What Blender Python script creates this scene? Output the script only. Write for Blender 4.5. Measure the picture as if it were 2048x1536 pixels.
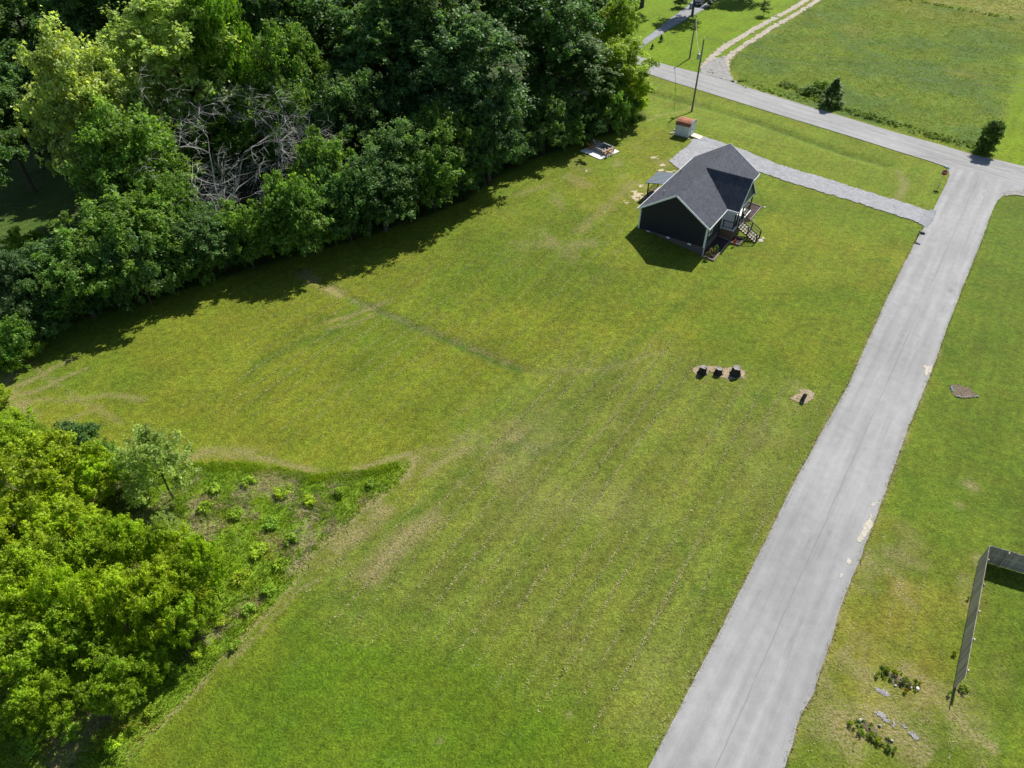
import bpy, bmesh, math, random
import numpy as np
from mathutils import Vector, Matrix
# ------------------------------------------------------------------ camera, sky, sun, exposure
for o in list(bpy.data.objects): bpy.data.objects.remove(o)
scene = bpy.context.scene
C = scene.collection
CAM_H, PITCH, FPX = 44.0, math.radians(42.0), 1409.0
cd = bpy.data.cameras.new('camera'); cam = bpy.data.objects.new('camera', cd); C.objects.link(cam)
cam.location = (0, 0, CAM_H); cam.rotation_euler = (math.radians(90) - PITCH, 0, 0)
cd.sensor_fit = 'HORIZONTAL'; cd.sensor_width = 36.0; cd.lens = 36.0 * FPX / 2048.0
cd.clip_start = 0.5; cd.clip_end = 8000
scene.camera = cam
scene.render.engine = 'CYCLES'
scene.cycles.max_bounces = 5; scene.cycles.diffuse_bounces = 3; scene.cycles.transmission_bounces = 3; scene.cycles.glossy_bounces = 2
scene.render.resolution_x, scene.render.resolution_y = 1024, 768
SUN_AZ, SUN_EL = math.radians(55.7), math.radians(46.5)      # azimuth from +X, counter-clockwise
w = bpy.data.worlds.new('World'); scene.world = w; w.use_nodes = True
nt = w.node_tree; bgn = nt.nodes['Background']
sky = nt.nodes.new('ShaderNodeTexSky'); sky.sky_type = 'NISHITA'; sky.sun_disc = False
sky.sun_elevation = SUN_EL; sky.sun_rotation = math.radians(90) - SUN_AZ
sky.air_density = 1.0; sky.dust_density = 0.6
nt.links.new(sky.outputs[0], bgn.inputs[0]); bgn.inputs[1].default_value = 0.07
sd = bpy.data.lights.new('sun', 'SUN'); sd.energy = 4.6; sd.angle = math.radians(0.5); sd.color = (1.0, 0.95, 0.86)
sun = bpy.data.objects.new('sun', sd); C.objects.link(sun)
sdir = Vector((math.cos(SUN_AZ) * math.cos(SUN_EL), math.sin(SUN_AZ) * math.cos(SUN_EL), math.sin(SUN_EL)))
sun.rotation_euler = sdir.to_track_quat('Z', 'Y').to_euler(); sun.location = (60, 90, 90)
vs = scene.view_settings; vs.view_transform = 'Standard'; vs.look = 'None'; vs.gamma = 1.0; vs.exposure = 0.58
vs.use_curve_mapping = False
rng = np.random.default_rng(7); random.seed(7)

# ------------------------------------------------------------------ helpers: terrain, survey, noise
HA = math.radians(56.4); HX, HY = 22.25, 70.57               # house frame: u along the ridge, v to the back
CU, SU = math.cos(HA), math.sin(HA)
def to_uv(x, y): return (x - HX) * CU + (y - HY) * SU, -(x - HX) * SU + (y - HY) * CU
def to_xy(u, v): return HX + u * CU - v * SU, HY + u * SU + v * CU
def sstep(a, b, x):
    t = np.clip((x - a) / (b - a), 0, 1); return t * t * (3 - 2 * t)
def flat(px, py, z=0.0):
    dx, dy = px - 1024, py - 768
    drop = FPX * math.sin(PITCH) + dy * math.cos(PITCH); fwd = FPX * math.cos(PITCH) - dy * math.sin(PITCH)
    t = (CAM_H - z) / drop
    return dx * t, fwd * t
def pl_dist(X, Y, pts):                                       # distance to a polyline and position along it (0..1)
    X = np.asarray(X, float); Y = np.asarray(Y, float)
    best = np.full(X.shape, 1e9); tt = np.zeros(X.shape); n = len(pts) - 1
    for i in range(n):
        ax, ay = pts[i]; bx, by = pts[i + 1]; ex, ey = bx - ax, by - ay; L = ex * ex + ey * ey + 1e-9
        t = np.clip(((X - ax) * ex + (Y - ay) * ey) / L, 0, 1)
        d = np.hypot(X - ax - t * ex, Y - ay - t * ey); m = d < best
        best = np.where(m, d, best); tt = np.where(m, (i + t) / n, tt)
    return best, tt
def in_poly(X, Y, pts):
    ins = np.zeros(np.shape(X), bool); n = len(pts); j = n - 1
    for i in range(n):
        xi, yi = pts[i]; xj, yj = pts[j]
        if yi != yj:
            c = ((yi > Y) != (yj > Y)) & (X < (xj - xi) * (Y - yi) / (yj - yi) + xi); ins ^= c
        j = i
    return ins
def _hash(i, j, s):
    n = (i * 374761393 + j * 668265263 + s * 1442695041) & 0xffffffff
    n = ((n ^ (n >> 13)) * 1274126177) & 0xffffffff
    return ((n ^ (n >> 16)) & 0xffff) / 65535.0
def vnoise(X, Y, sc, seed=0):
    x = np.asarray(X) / sc + 1000.0; y = np.asarray(Y) / sc + 1000.0
    i = np.floor(x).astype(np.int64); j = np.floor(y).astype(np.int64); fx = x - i; fy = y - j
    fx = fx * fx * (3 - 2 * fx); fy = fy * fy * (3 - 2 * fy)
    return (_hash(i, j, seed) * (1 - fx) + _hash(i + 1, j, seed) * fx) * (1 - fy) + (_hash(i, j + 1, seed) * (1 - fx) + _hash(i + 1, j + 1, seed) * fx) * fy
def fbm(X, Y, sc, seed=0, o=4):
    r = 0; a = 0.5; t = 0
    for k in range(o): r = r + a * vnoise(X, Y, sc / 2 ** k, seed + k * 17); t += a; a *= 0.55
    return r / t
DITCH = [flat(*p) for p in ((1300, 184), (1380, 206), (1450, 224), (1520, 246), (1600, 276), (1690, 306), (1770, 330))]
SWALE = [flat(*p) for p in ((596, 538), (680, 585), (745, 618), (850, 662), (960, 706), (1070, 748))]
def height(X, Y):
    X = np.asarray(X, float); Y = np.asarray(Y, float)
    u, v = to_uv(X, Y)
    base = 1.2 * sstep(-2.5, 9.5, v) * sstep(-30, -3, u) * (1 - sstep(33, 42, u))
    d, t = pl_dist(X, Y, DITCH); base = base - 0.35 * np.exp(-(d / 1.0) ** 2)
    d, t = pl_dist(X, Y, SWALE); base = base - 0.16 * np.exp(-(d / 0.55) ** 2)
    return base
def at(px, py, z=0.0):                                        # point z above the terrain seen at a survey mark
    h = 0.0
    for _ in range(7):
        x, y = flat(px, py, h + z); h = float(height(x, y))
    return x, y, h + z
def gp(*pts): return [at(*p)[:2] for p in pts]

# ------------------------------------------------------------------ helpers: objects
def tag(o, label=None, cat=None, group=None, kind=None):
    if label: o['label'] = label
    if cat: o['category'] = cat
    if group: o['group'] = group
    if kind: o['kind'] = kind
    return o
def empty(name, loc, rz=0.0, label=None, cat=None, group=None):
    o = bpy.data.objects.new(name, None); C.objects.link(o); o.location = loc; o.rotation_euler = (0, 0, rz); o.empty_display_size = 0.3
    return tag(o, label, cat, group)
class MB:
    def __init__(s): s.v = []; s.f = []
    def add(s, vs_, fs): b = len(s.v); s.v += [tuple(p) for p in vs_]; s.f += [tuple(b + i for i in f) for f in fs]; return s
    def box(s, x0, x1, y0, y1, z0, z1, m=None):
        p = [(x0, y0, z0), (x1, y0, z0), (x1, y1, z0), (x0, y1, z0), (x0, y0, z1), (x1, y0, z1), (x1, y1, z1), (x0, y1, z1)]
        if m: p = [m @ Vector(q) for q in p]
        return s.add(p, [(0, 3, 2, 1), (4, 5, 6, 7), (0, 1, 5, 4), (1, 2, 6, 5), (2, 3, 7, 6), (3, 0, 4, 7)])
    def bar(s, a, b, w_, h_, up=(0, 0, 1)):
        a = Vector(a); b = Vector(b); d = (b - a); L = d.length; d.normalize(); up = Vector(up)
        sx = d.cross(up)
        if sx.length < 1e-4: sx = d.cross(Vector((1, 0, 0)))
        sx.normalize(); sz = sx.cross(d)
        p = []
        for q in (a, b):
            for i, j in ((-1, -1), (1, -1), (1, 1), (-1, 1)): p.append(q + sx * (i * w_ / 2) + sz * (j * h_ / 2))
        return s.add(p, [(0, 1, 2, 3), (7, 6, 5, 4), (0, 4, 5, 1), (1, 5, 6, 2), (2, 6, 7, 3), (3, 7, 4, 0)])
    def tube(s, pts, rad, n=8, cap=True):
        pts = [Vector(p) for p in pts]; rings = []
        for i, p in enumerate(pts):
            d = (pts[min(i + 1, len(pts) - 1)] - pts[max(i - 1, 0)]).normalized()
            a = d.cross(Vector((0.31, 0.2, 1)) if abs(d.z) < 0.9 else Vector((1, 0.1, 0))).normalized(); b = d.cross(a)
            r = rad[i] if hasattr(rad, '__len__') else rad
            rings.append([p + a * (r * math.cos(2 * math.pi * k / n)) + b * (r * math.sin(2 * math.pi * k / n)) for k in range(n)])
        vs_ = [q for r in rings for q in r]; fs = []
        for i in range(len(rings) - 1):
            for k in range(n): fs.append((i * n + k, i * n + (k + 1) % n, (i + 1) * n + (k + 1) % n, (i + 1) * n + k))
        if cap: fs += [tuple(range(n))[::-1], tuple((len(rings) - 1) * n + k for k in range(n))]
        return s.add(vs_, fs)
    def lathe(s, prof, n=16, c=(0, 0, 0)):
        vs_ = [(c[0] + r * math.cos(2 * math.pi * k / n), c[1] + r * math.sin(2 * math.pi * k / n), c[2] + z) for r, z in prof for k in range(n)]; fs = []
        for i in range(len(prof) - 1):
            for k in range(n): fs.append((i * n + k, i * n + (k + 1) % n, (i + 1) * n + (k + 1) % n, (i + 1) * n + k))
        fs += [tuple(range(n))[::-1], tuple((len(prof) - 1) * n + k for k in range(n))]
        return s.add(vs_, fs)
    def prism(s, poly, z0, z1):
        n = len(poly); return s.add([(x, y, z0) for x, y in poly] + [(x, y, z1) for x, y in poly],
            [tuple(range(n))[::-1], tuple(range(n, 2 * n))] + [(i, (i + 1) % n, n + (i + 1) % n, n + i) for i in range(n)])
    def mesh(s, name, m, smooth=False):
        me = bpy.data.meshes.new(name); me.from_pydata(s.v, [], s.f); me.update()
        if m: me.materials.append(m)
        if smooth: me.polygons.foreach_set('use_smooth', [True] * len(me.polygons))
        return me
    def build(s, name, m, parent=None, bevel=0.0, smooth=False):
        o = bpy.data.objects.new(name, s.mesh(name, m, smooth)); C.objects.link(o); o.parent = parent
        if bevel:
            b = o.modifiers.new('bevel', 'BEVEL'); b.width = bevel; b.segments = 1; b.limit_method = 'ANGLE'
        return o
def inst(name, me, parent=None, loc=(0, 0, 0), rot=(0, 0, 0), scale=(1, 1, 1)):
    o = bpy.data.objects.new(name, me); C.objects.link(o); o.parent = parent; o.location = loc; o.rotation_euler = rot; o.scale = scale
    return o
def copy_tree(o, parent=None):
    c = o.copy(); C.objects.link(c); c.parent = parent
    for ch in list(o.children): copy_tree(ch, c)
    return c
def np_mesh(name, V, F, m, attrs=None):                       # V (n,3), F (k,3 or 4)
    me = bpy.data.meshes.new(name); k, q = F.shape
    me.vertices.add(len(V)); me.vertices.foreach_set('co', np.ascontiguousarray(V, np.float32).ravel())
    me.loops.add(k * q); me.loops.foreach_set('vertex_index', np.ascontiguousarray(F, np.int32).ravel())
    me.polygons.add(k); me.polygons.foreach_set('loop_start', np.arange(0, k * q, q, dtype=np.int32))
    me.update(calc_edges=True)
    for an, (typ, arr) in (attrs or {}).items():
        a = me.attributes.new(an, typ, 'POINT'); a.data.foreach_set('color' if typ == 'FLOAT_COLOR' else 'value', np.ascontiguousarray(arr, np.float32).ravel())
    me.materials.append(m); return me

# ------------------------------------------------------------------ materials
class NT:
    def __init__(s, name):
        s.m = bpy.data.materials.new(name); s.m.use_nodes = True; s.t = s.m.node_tree; s.t.nodes.clear()
        s.out = s.n('ShaderNodeOutputMaterial')
    def n(s, typ, **kw):
        x = s.t.nodes.new(typ)
        for k, v in kw.items(): setattr(x, k, v)
        return x
    def l(s, a, b): s.t.links.new(a, b)
    def set(s, sock, v):
        if hasattr(v, 'is_linked') or isinstance(v, bpy.types.NodeSocket): s.l(v, sock)
        else: sock.default_value = v
    def math(s, op, a, b=None, c=None, clamp=False):
        x = s.n('ShaderNodeMath', operation=op, use_clamp=clamp); s.set(x.inputs[0], a)
        if b is not None: s.set(x.inputs[1], b)
        if c is not None: s.set(x.inputs[2], c)
        return x.outputs[0]
    def pos(s): return s.n('ShaderNodeNewGeometry').outputs['Position']
    def obj(s): return s.n('ShaderNodeTexCoord').outputs['Object']
    def noise(s, vec, sc, det=3, rough=0.55, dist=0.0):
        x = s.n('ShaderNodeTexNoise'); s.l(vec, x.inputs['Vector']); x.inputs['Scale'].default_value = sc; x.inputs['Detail'].default_value = det
        x.inputs['Roughness'].default_value = rough; x.inputs['Distortion'].default_value = dist; return x.outputs['Fac']
    def ramp(s, fac, stops):
        x = s.n('ShaderNodeValToRGB'); s.l(fac, x.inputs[0]); e = x.color_ramp.elements
        while len(e) < len(stops): e.new(0.5)
        for i, (p, c) in enumerate(stops): e[i].position = p; e[i].color = (c[0], c[1], c[2], 1) if hasattr(c, '__len__') else (c, c, c, 1)
        return x.outputs[0]
    def mr(s, v, a, b, c, d):
        x = s.n('ShaderNodeMapRange'); s.set(x.inputs[0], v)
        for i, q in enumerate((a, b, c, d)): x.inputs[i + 1].default_value = q
        return x.outputs[0]
    def mix(s, fac, a, b, typ='MIX'):
        x = s.n('ShaderNodeMix', data_type='RGBA', blend_type=typ); s.set(x.inputs[0], fac)
        for i, q in ((6, a), (7, b)):
            if isinstance(q, bpy.types.NodeSocket): s.l(q, x.inputs[i])
            else: x.inputs[i].default_value = (q[0], q[1], q[2], 1)
        return x.outputs[2]
    def scale(s, col, f):
        x = s.n('ShaderNodeVectorMath', operation='SCALE'); s.l(col, x.inputs[0]); s.set(x.inputs['Scale'], f); return x.outputs[0]
    def bump(s, h, strength=0.5, dist=0.05):
        x = s.n('ShaderNodeBump'); s.l(h, x.inputs['Height']); x.inputs['Strength'].default_value = strength; x.inputs['Distance'].default_value = dist; return x.outputs[0]
    def bsdf(s, col, rough=0.8, normal=None, spec=0.3, metal=0.0):
        b = s.n('ShaderNodeBsdfPrincipled')
        if isinstance(col, bpy.types.NodeSocket): s.l(col, b.inputs['Base Color'])
        else: b.inputs['Base Color'].default_value = (*col, 1)
        b.inputs['Roughness'].default_value = rough; b.inputs['Specular IOR Level'].default_value = spec; b.inputs['Metallic'].default_value = metal
        if normal is not None: s.l(normal, b.inputs['Normal'])
        s.l(b.outputs[0], s.out.inputs[0]); return s.m
def plain(name, col, rough=0.75, var=0.25, sc=3.0, spec=0.3, metal=0.0, bmp=0.15, fine=40.0):
    t = NT(name); p = t.pos(); f = t.noise(p, sc, 4); g_ = t.noise(p, fine, 2)
    k = t.math('ADD', t.mr(f, 0.3, 0.7, 1 - var, 1 + var), t.mr(g_, 0.3, 0.7, -var * 0.5, var * 0.5))
    c = t.n('ShaderNodeRGB'); c.outputs[0].default_value = (*col, 1)
    return t.bsdf(t.scale(c.outputs[0], k), rough, t.bump(g_, bmp, 0.01), spec, metal)
M = {}
def ground_material():
    t = NT('grass_ground'); p = t.pos()
    a = t.n('ShaderNodeAttribute', attribute_name='gcol').outputs['Color']
    st = t.n('ShaderNodeAttribute', attribute_name='straw').outputs['Fac']
    mw = t.n('ShaderNodeAttribute', attribute_name='mow').outputs['Fac']
    fine = t.noise(p, 9.0, 3, 0.65); mid = t.noise(p, 1.6, 4, 0.6); big = t.noise(p, 0.16, 4, 0.6); clump = t.noise(p, 4.5, 2, 0.6, 0.6)
    vf = t.noise(p, 17.0, 2, 0.7); k = t.math('MULTIPLY', t.mr(fine, 0.33, 0.67, 0.74, 1.26), t.mr(vf, 0.33, 0.67, 0.84, 1.16))
    k = t.math('MULTIPLY', k, t.mr(mid, 0.34, 0.66, 0.78, 1.2)); k = t.math('MULTIPLY', k, t.mr(big, 0.3, 0.7, 0.84, 1.16)); k = t.math('MULTIPLY', k, t.mr(clump, 0.33, 0.67, 0.78, 1.22))
    m0 = t.n('ShaderNodeMapping'); t.l(p, m0.inputs[0]); m0.inputs['Rotation'].default_value = (0, 0, -HA); m1 = t.n('ShaderNodeMapping'); t.l(m0.outputs[0], m1.inputs[0]); m1.inputs['Scale'].default_value = (0.06, 1.0, 1)
    comb = t.noise(m1.outputs[0], 1.1, 4, 0.65); k = t.math('MULTIPLY', k, t.mr(comb, 0.32, 0.68, 0.9, 1.1))
    col = t.scale(a, k)
    hue = t.noise(p, 0.45, 4, 0.65)
    col = t.mix(t.mr(hue, 0.36, 0.64, 0.0, 0.8), col, t.mix(1.0, col, (0.78, 1.0, 0.75), 'MULTIPLY'))
    # clipping rows left by the mower, parallel to the road
    dp = t.n('ShaderNodeVectorMath', operation='DOT_PRODUCT'); t.l(p, dp.inputs[0]); dp.inputs[1].default_value = (-SU, CU, 0)
    s = t.math('ADD', dp.outputs['Value'], t.mr(t.noise(p, 0.07, 2), 0, 1, -1.2, 1.2))
    s = t.math('ADD', s, t.mr(t.noise(p, 2.2, 4, 0.8), 0, 1, -0.75, 0.75))
    fr = t.math('FRACT', t.math('DIVIDE', s, 2.15)); tri = t.math('ABSOLUTE', t.math('SUBTRACT', fr, 0.5))
    line = t.mr(tri, 0.0, 0.13, 1.0, 0.0)
    brk = t.mr(t.noise(p, 1.1, 3, 0.7), 0.36, 0.6, 0.1, 1.0); brk2 = t.mr(t.noise(p, 0.12, 2), 0.38, 0.62, 0.15, 1.0)
    lm = t.math('MULTIPLY', t.math('MULTIPLY', line, mw), t.math('MULTIPLY', brk, brk2))
    band = t.math('MULTIPLY', t.mr(t.math('ABSOLUTE', t.math('SUBTRACT', t.math('FRACT', t.math('DIVIDE', s, 4.3)), 0.5)), 0.2, 0.3, -0.07, 0.07), mw)
    col = t.scale(col, t.math('ADD', 1.0, band))
    strawm = t.math('MULTIPLY', t.math('ADD', st, t.mr(t.noise(p, 0.9, 5, 0.75), 0.56, 0.8, 0.0, 0.24)), t.mr(t.noise(p, 5.0, 4, 0.75), 0.42, 0.56, 0.12, 1.35))
    strawc = t.scale(t.mix(t.noise(p, 2.5, 3), (0.20, 0.155, 0.075), (0.33, 0.28, 0.14)), t.mr(fine, 0.2, 0.8, 0.7, 1.3))
    col = t.mix(t.math('MULTIPLY', lm, t.mr(fine, 0.4, 0.58, 0.0, 0.25)), col, (0.30, 0.28, 0.12))
    col = t.mix(t.math('MINIMUM', strawm, 0.95), col, strawc)
    hgt = t.math('ADD', t.math('MULTIPLY', fine, 0.6), t.math('ADD', t.math('MULTIPLY', clump, 0.7), t.math('MULTIPLY', lm, 0.8)))
    return t.bsdf(col, 0.9, t.bump(hgt, 0.9, 0.12), 0.15)
def asphalt(name, base, nx, ny, c0, seam=True):
    t = NT(name); p = t.pos()
    dp = t.n('ShaderNodeVectorMath', operation='DOT_PRODUCT'); t.l(p, dp.inputs[0]); dp.inputs[1].default_value = (nx, ny, 0)
    s = t.math('SUBTRACT', dp.outputs['Value'], c0)
    m0 = t.n('ShaderNodeMapping'); t.l(p, m0.inputs[0]); m0.inputs['Rotation'].default_value = (0, 0, -math.atan2(-nx, ny)); mp = t.n('ShaderNodeMapping'); t.l(m0.outputs[0], mp.inputs[0]); mp.inputs['Scale'].default_value = (0.07, 1.3, 1)
    streak = t.noise(mp.outputs[0], 1.0, 4, 0.6); fine = t.noise(p, 22, 2, 0.7); mid = t.noise(p, 1.2, 4, 0.6); big = t.noise(p, 0.12, 3)
    k = t.mr(streak, 0.3, 0.7, 0.85, 1.12)
    for n_, lo, hi in ((fine, 0.88, 1.12), (mid, 0.93, 1.07), (big, 0.9, 1.1)): k = t.math('MULTIPLY', k, t.mr(n_, 0.3, 0.7, lo, hi))
    tyre = t.math('ABSOLUTE', t.math('SUBTRACT', t.math('ABSOLUTE', s), 1.75))
    k = t.math('MULTIPLY', k, t.mr(t.math('ABSOLUTE', t.math('SUBTRACT', tyre, 0.75)), 0.0, 0.5, 1.07, 0.97))
    cb = t.n('ShaderNodeRGB'); cb.outputs[0].default_value = (*base, 1)
    col = t.scale(cb.outputs[0], k)
    if seam:
        w1 = t.math('ADD', s, t.mr(t.noise(p, 0.5, 3), 0, 1, -0.12, 0.12))
        col = t.mix(t.math('MULTIPLY', t.mr(t.math('ABSOLUTE', w1), 0.015, 0.06, 1, 0), t.mr(t.noise(p, 0.3, 2), 0.3, 0.5, 0.05, 0.38)), col, (0.12, 0.12, 0.125))
    vo = t.n('ShaderNodeTexVoronoi', feature='DISTANCE_TO_EDGE'); wp = t.n('ShaderNodeVectorMath', operation='ADD')
    nz = t.n('ShaderNodeTexNoise'); t.l(p, nz.inputs['Vector']); nz.inputs['Scale'].default_value = 0.6
    t.l(p, wp.inputs[0]); t.l(nz.outputs['Color'], wp.inputs[1]); t.l(wp.outputs[0], vo.inputs['Vector']); vo.inputs['Scale'].default_value = 0.13
    col = t.mix(t.math('MULTIPLY', t.mr(vo.outputs['Distance'], 0.001, 0.005, 1, 0), t.mr(t.noise(p, 0.25, 2), 0.45, 0.6, 0.0, 0.08)), col, (0.11, 0.11, 0.115))
    stain = t.math('MULTIPLY', t.mr(streak, 0.52, 0.68, 0, 0.6), t.mr(t.noise(p, 0.18, 3), 0.5, 0.65, 0, 1))
    col = t.mix(stain, col, (0.12, 0.12, 0.125))
    return t.bsdf(col, 0.85, t.bump(fine, 0.4, 0.01), 0.25)
def gravel_mat(name, c1, c2, sc=14.0):
    t = NT(name); p = t.pos(); vo = t.n('ShaderNodeTexVoronoi'); t.l(p, vo.inputs['Vector']); vo.inputs['Scale'].default_value = sc
    f = t.noise(p, 1.2, 4, 0.65); g_ = t.noise(p, sc * 0.5, 3, 0.7); b = t.n('ShaderNodeSeparateColor'); t.l(vo.outputs['Color'], b.inputs[0])
    k = t.math('MULTIPLY', t.mr(b.outputs[0], 0, 1, 0.55, 1.25), t.mr(f, 0.3, 0.7, 0.8, 1.15)); k = t.math('MULTIPLY', k, t.mr(g_, 0.3, 0.7, 0.8, 1.2))
    return t.bsdf(t.scale(t.mix(t.noise(p, 0.7, 3), c1, c2), k), 0.9, t.bump(vo.outputs['Distance'], 0.9, 0.06), 0.2)
def leaf_mat(name, transl=0.5):
    t = NT(name); oi = t.n('ShaderNodeObjectInfo'); tn = t.n('ShaderNodeAttribute', attribute_name='tint').outputs['Fac']
    p = t.pos(); big = t.noise(p, 0.35, 3, 0.6)
    col = t.scale(oi.outputs['Color'], t.math('MULTIPLY', tn, t.mr(big, 0.3, 0.7, 0.8, 1.2)))
    yel = t.mix(1.0, col, (1.25, 1.12, 0.75), 'MULTIPLY')
    col = t.mix(t.mr(t.noise(p, 0.8, 2), 0.45, 0.7, 0, 0.8), col, yel)
    b = t.n('ShaderNodeBsdfPrincipled'); t.l(col, b.inputs['Base Color']); b.inputs['Roughness'].default_value = 0.5; b.inputs['Specular IOR Level'].default_value = 0.35
    tr = t.n('ShaderNodeBsdfTranslucent'); t.l(t.mix(1.0, col, (1.35, 1.35, 0.55), 'MULTIPLY'), tr.inputs[0])
    mx = t.n('ShaderNodeMixShader'); mx.inputs[0].default_value = transl; t.l(b.outputs[0], mx.inputs[1]); t.l(tr.outputs[0], mx.inputs[2]); t.l(mx.outputs[0], t.out.inputs[0])
    return t.m
def blade_mat(name):
    t = NT(name); a = t.n('ShaderNodeAttribute', attribute_name='gcol').outputs['Color']
    b = t.n('ShaderNodeBsdfPrincipled'); t.l(a, b.inputs['Base Color']); b.inputs['Roughness'].default_value = 0.6; b.inputs['Specular IOR Level'].default_value = 0.25
    tr = t.n('ShaderNodeBsdfTranslucent'); t.l(a, tr.inputs[0])
    mx = t.n('ShaderNodeMixShader'); mx.inputs[0].default_value = 0.5; t.l(b.outputs[0], mx.inputs[1]); t.l(tr.outputs[0], mx.inputs[2]); t.l(mx.outputs[0], t.out.inputs[0])
    return t.m
def bark_mat(name, c1, c2):
    t = NT(name); p = t.obj(); mp = t.n('ShaderNodeMapping'); t.l(p, mp.inputs[0]); mp.inputs['Scale'].default_value = (9, 9, 1.6)
    f = t.noise(mp.outputs[0], 1.0, 4, 0.65); return t.bsdf(t.mix(t.mr(f, 0.3, 0.7, 0, 1), c1, c2), 0.9, t.bump(f, 0.6, 0.03), 0.2)
def shingle_mat():
    t = NT('shingles'); p = t.obj()
    br = t.n('ShaderNodeTexBrick'); mp = t.n('ShaderNodeMapping'); t.l(p, mp.inputs[0])
    mp.inputs['Scale'].default_value = (1, 1, 1); t.l(mp.outputs[0], br.inputs['Vector'])
    br.inputs['Color1'].default_value = (0.050, 0.056, 0.074, 1); br.inputs['Color2'].default_value = (0.080, 0.088, 0.112, 1); br.inputs['Mortar'].default_value = (0.036, 0.040, 0.052, 1)
    br.inputs['Scale'].default_value = 1.0; br.inputs['Brick Width'].default_value = 0.33; br.inputs['Row Height'].default_value = 0.145; br.inputs['Mortar Size'].default_value = 0.008
    f = t.noise(p, 30, 2, 0.7); g_ = t.noise(p, 1.0, 3)
    return t.bsdf(t.scale(br.outputs[0], t.math('MULTIPLY', t.mr(f, 0.3, 0.7, 0.7, 1.3), t.mr(g_, 0.3, 0.7, 0.88, 1.12))), 0.85, t.bump(f, 0.5, 0.02), 0.3)
def siding_mat(name, c):
    t = NT(name); p = t.obj(); sp = t.n('ShaderNodeSeparateXYZ'); t.l(p, sp.inputs[0])
    fr = t.math('FRACT', t.math('DIVIDE', sp.outputs[2], 0.18)); k = t.mr(fr, 0.0, 0.14, 0.55, 1.0)
    cb = t.n('ShaderNodeRGB'); cb.outputs[0].default_value = (*c, 1)
    return t.bsdf(t.scale(cb.outputs[0], t.math('MULTIPLY', k, t.mr(t.noise(p, 2.0, 3), 0.3, 0.7, 0.88, 1.12))), 0.55, t.bump(fr, 0.6, 0.02), 0.3)
def fence_mat():
    t = NT('aged_fence_board'); p = t.obj(); oi = t.n('ShaderNodeObjectInfo'); mp = t.n('ShaderNodeMapping'); t.l(p, mp.inputs[0]); mp.inputs['Scale'].default_value = (14, 14, 1.2)
    f = t.noise(mp.outputs[0], 1.0, 4, 0.7); c = t.mix(t.mr(f, 0.3, 0.7, 0, 1), (0.38, 0.34, 0.27), (0.60, 0.55, 0.46))
    return t.bsdf(t.scale(c, t.mr(oi.outputs['Random'], 0, 1, 0.68, 1.25)), 0.9, t.bump(f, 0.4, 0.01), 0.2)
def rust_mat():
    t = NT('rusty_roof_metal'); p = t.obj(); f = t.noise(p, 1.3, 5, 0.7); g_ = t.noise(p, 7, 4, 0.7)
    c = t.mix(t.mr(f, 0.35, 0.65, 0, 1), (0.42, 0.17, 0.08), (0.24, 0.075, 0.05)); c = t.mix(t.mr(g_, 0.55, 0.75, 0, 0.7), c, (0.5, 0.34, 0.2))
    return t.bsdf(c, 0.75, t.bump(g_, 0.3, 0.01), 0.3)
M['ground'] = ground_material()
SEAM = (at(1825.7, 650), at(1560, 1246)); _dx, _dy = SEAM[0][0] - SEAM[1][0], SEAM[0][1] - SEAM[1][1]; _l = math.hypot(_dx, _dy); RNX, RNY = -_dy / _l, _dx / _l
M['road'] = asphalt('chip_seal', (0.285, 0.285, 0.29), RNX, RNY, RNX * SEAM[0][0] + RNY * SEAM[0][1])
XC = (at(1450, 179), at(1800, 288)); _dx, _dy = XC[1][0] - XC[0][0], XC[1][1] - XC[0][1]; _l = math.hypot(_dx, _dy); XNX, XNY = -_dy / _l, _dx / _l
M['xroad'] = asphalt('chip_seal_cross', (0.275, 0.275, 0.278), XNX, XNY, XNX * XC[0][0] + XNY * XC[0][1], False)
M['fardrive'] = plain('far_asphalt', (0.24, 0.25, 0.27), 0.9, 0.2, 0.8, bmp=0.3)
M['gravel'] = gravel_mat('grey_gravel', (0.40, 0.41, 0.44), (0.46, 0.46, 0.48), 26.0)
M['track'] = gravel_mat('tan_gravel', (0.46, 0.40, 0.30), (0.56, 0.52, 0.44), 28); M['tan_soil'] = plain('tan_soil', (0.46, 0.39, 0.26), 0.95, 0.3, 5, bmp=0.4)
M['sand'] = plain('road_sand', (0.44, 0.41, 0.34), 0.95, 0.2, 5)
M['mulch'] = gravel_mat('dark_mulch', (0.06, 0.045, 0.045), (0.10, 0.08, 0.08), 12)
M['chips'] = gravel_mat('wood_chips', (0.34, 0.255, 0.16), (0.44, 0.36, 0.25), 14)
M['soil'] = gravel_mat('bare_soil', (0.12, 0.095, 0.065), (0.22, 0.175, 0.125), 12)
M['patch'] = gravel_mat('old_gravel', (0.34, 0.33, 0.32), (0.40, 0.39, 0.375), 22)
M['concrete'] = plain('pale_concrete', (0.76, 0.75, 0.74), 0.85, 0.08, 1.5)
M['block'] = plain('grey_block', (0.26, 0.27, 0.28), 0.9, 0.2, 4)
M['leaf'] = leaf_mat('leaves'); M['blade'] = blade_mat('grass_blades')
M['bark'] = bark_mat('bark', (0.05, 0.04, 0.03), (0.13, 0.11, 0.09)); M['dead'] = bark_mat('dead_wood', (0.38, 0.365, 0.34), (0.66, 0.645, 0.61))
M['stump'] = bark_mat('stump_bark', (0.022, 0.02, 0.02), (0.06, 0.055, 0.05)); M['cut'] = plain('cut_wood', (0.27, 0.25, 0.23), 0.9, 0.3, 8)
M['shingle'] = shingle_mat(); M['siding'] = siding_mat('dark_siding', (0.023, 0.026, 0.036)); M['trim'] = plain('white_trim', (0.82, 0.86, 0.90), 0.5, 0.04)
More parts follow.
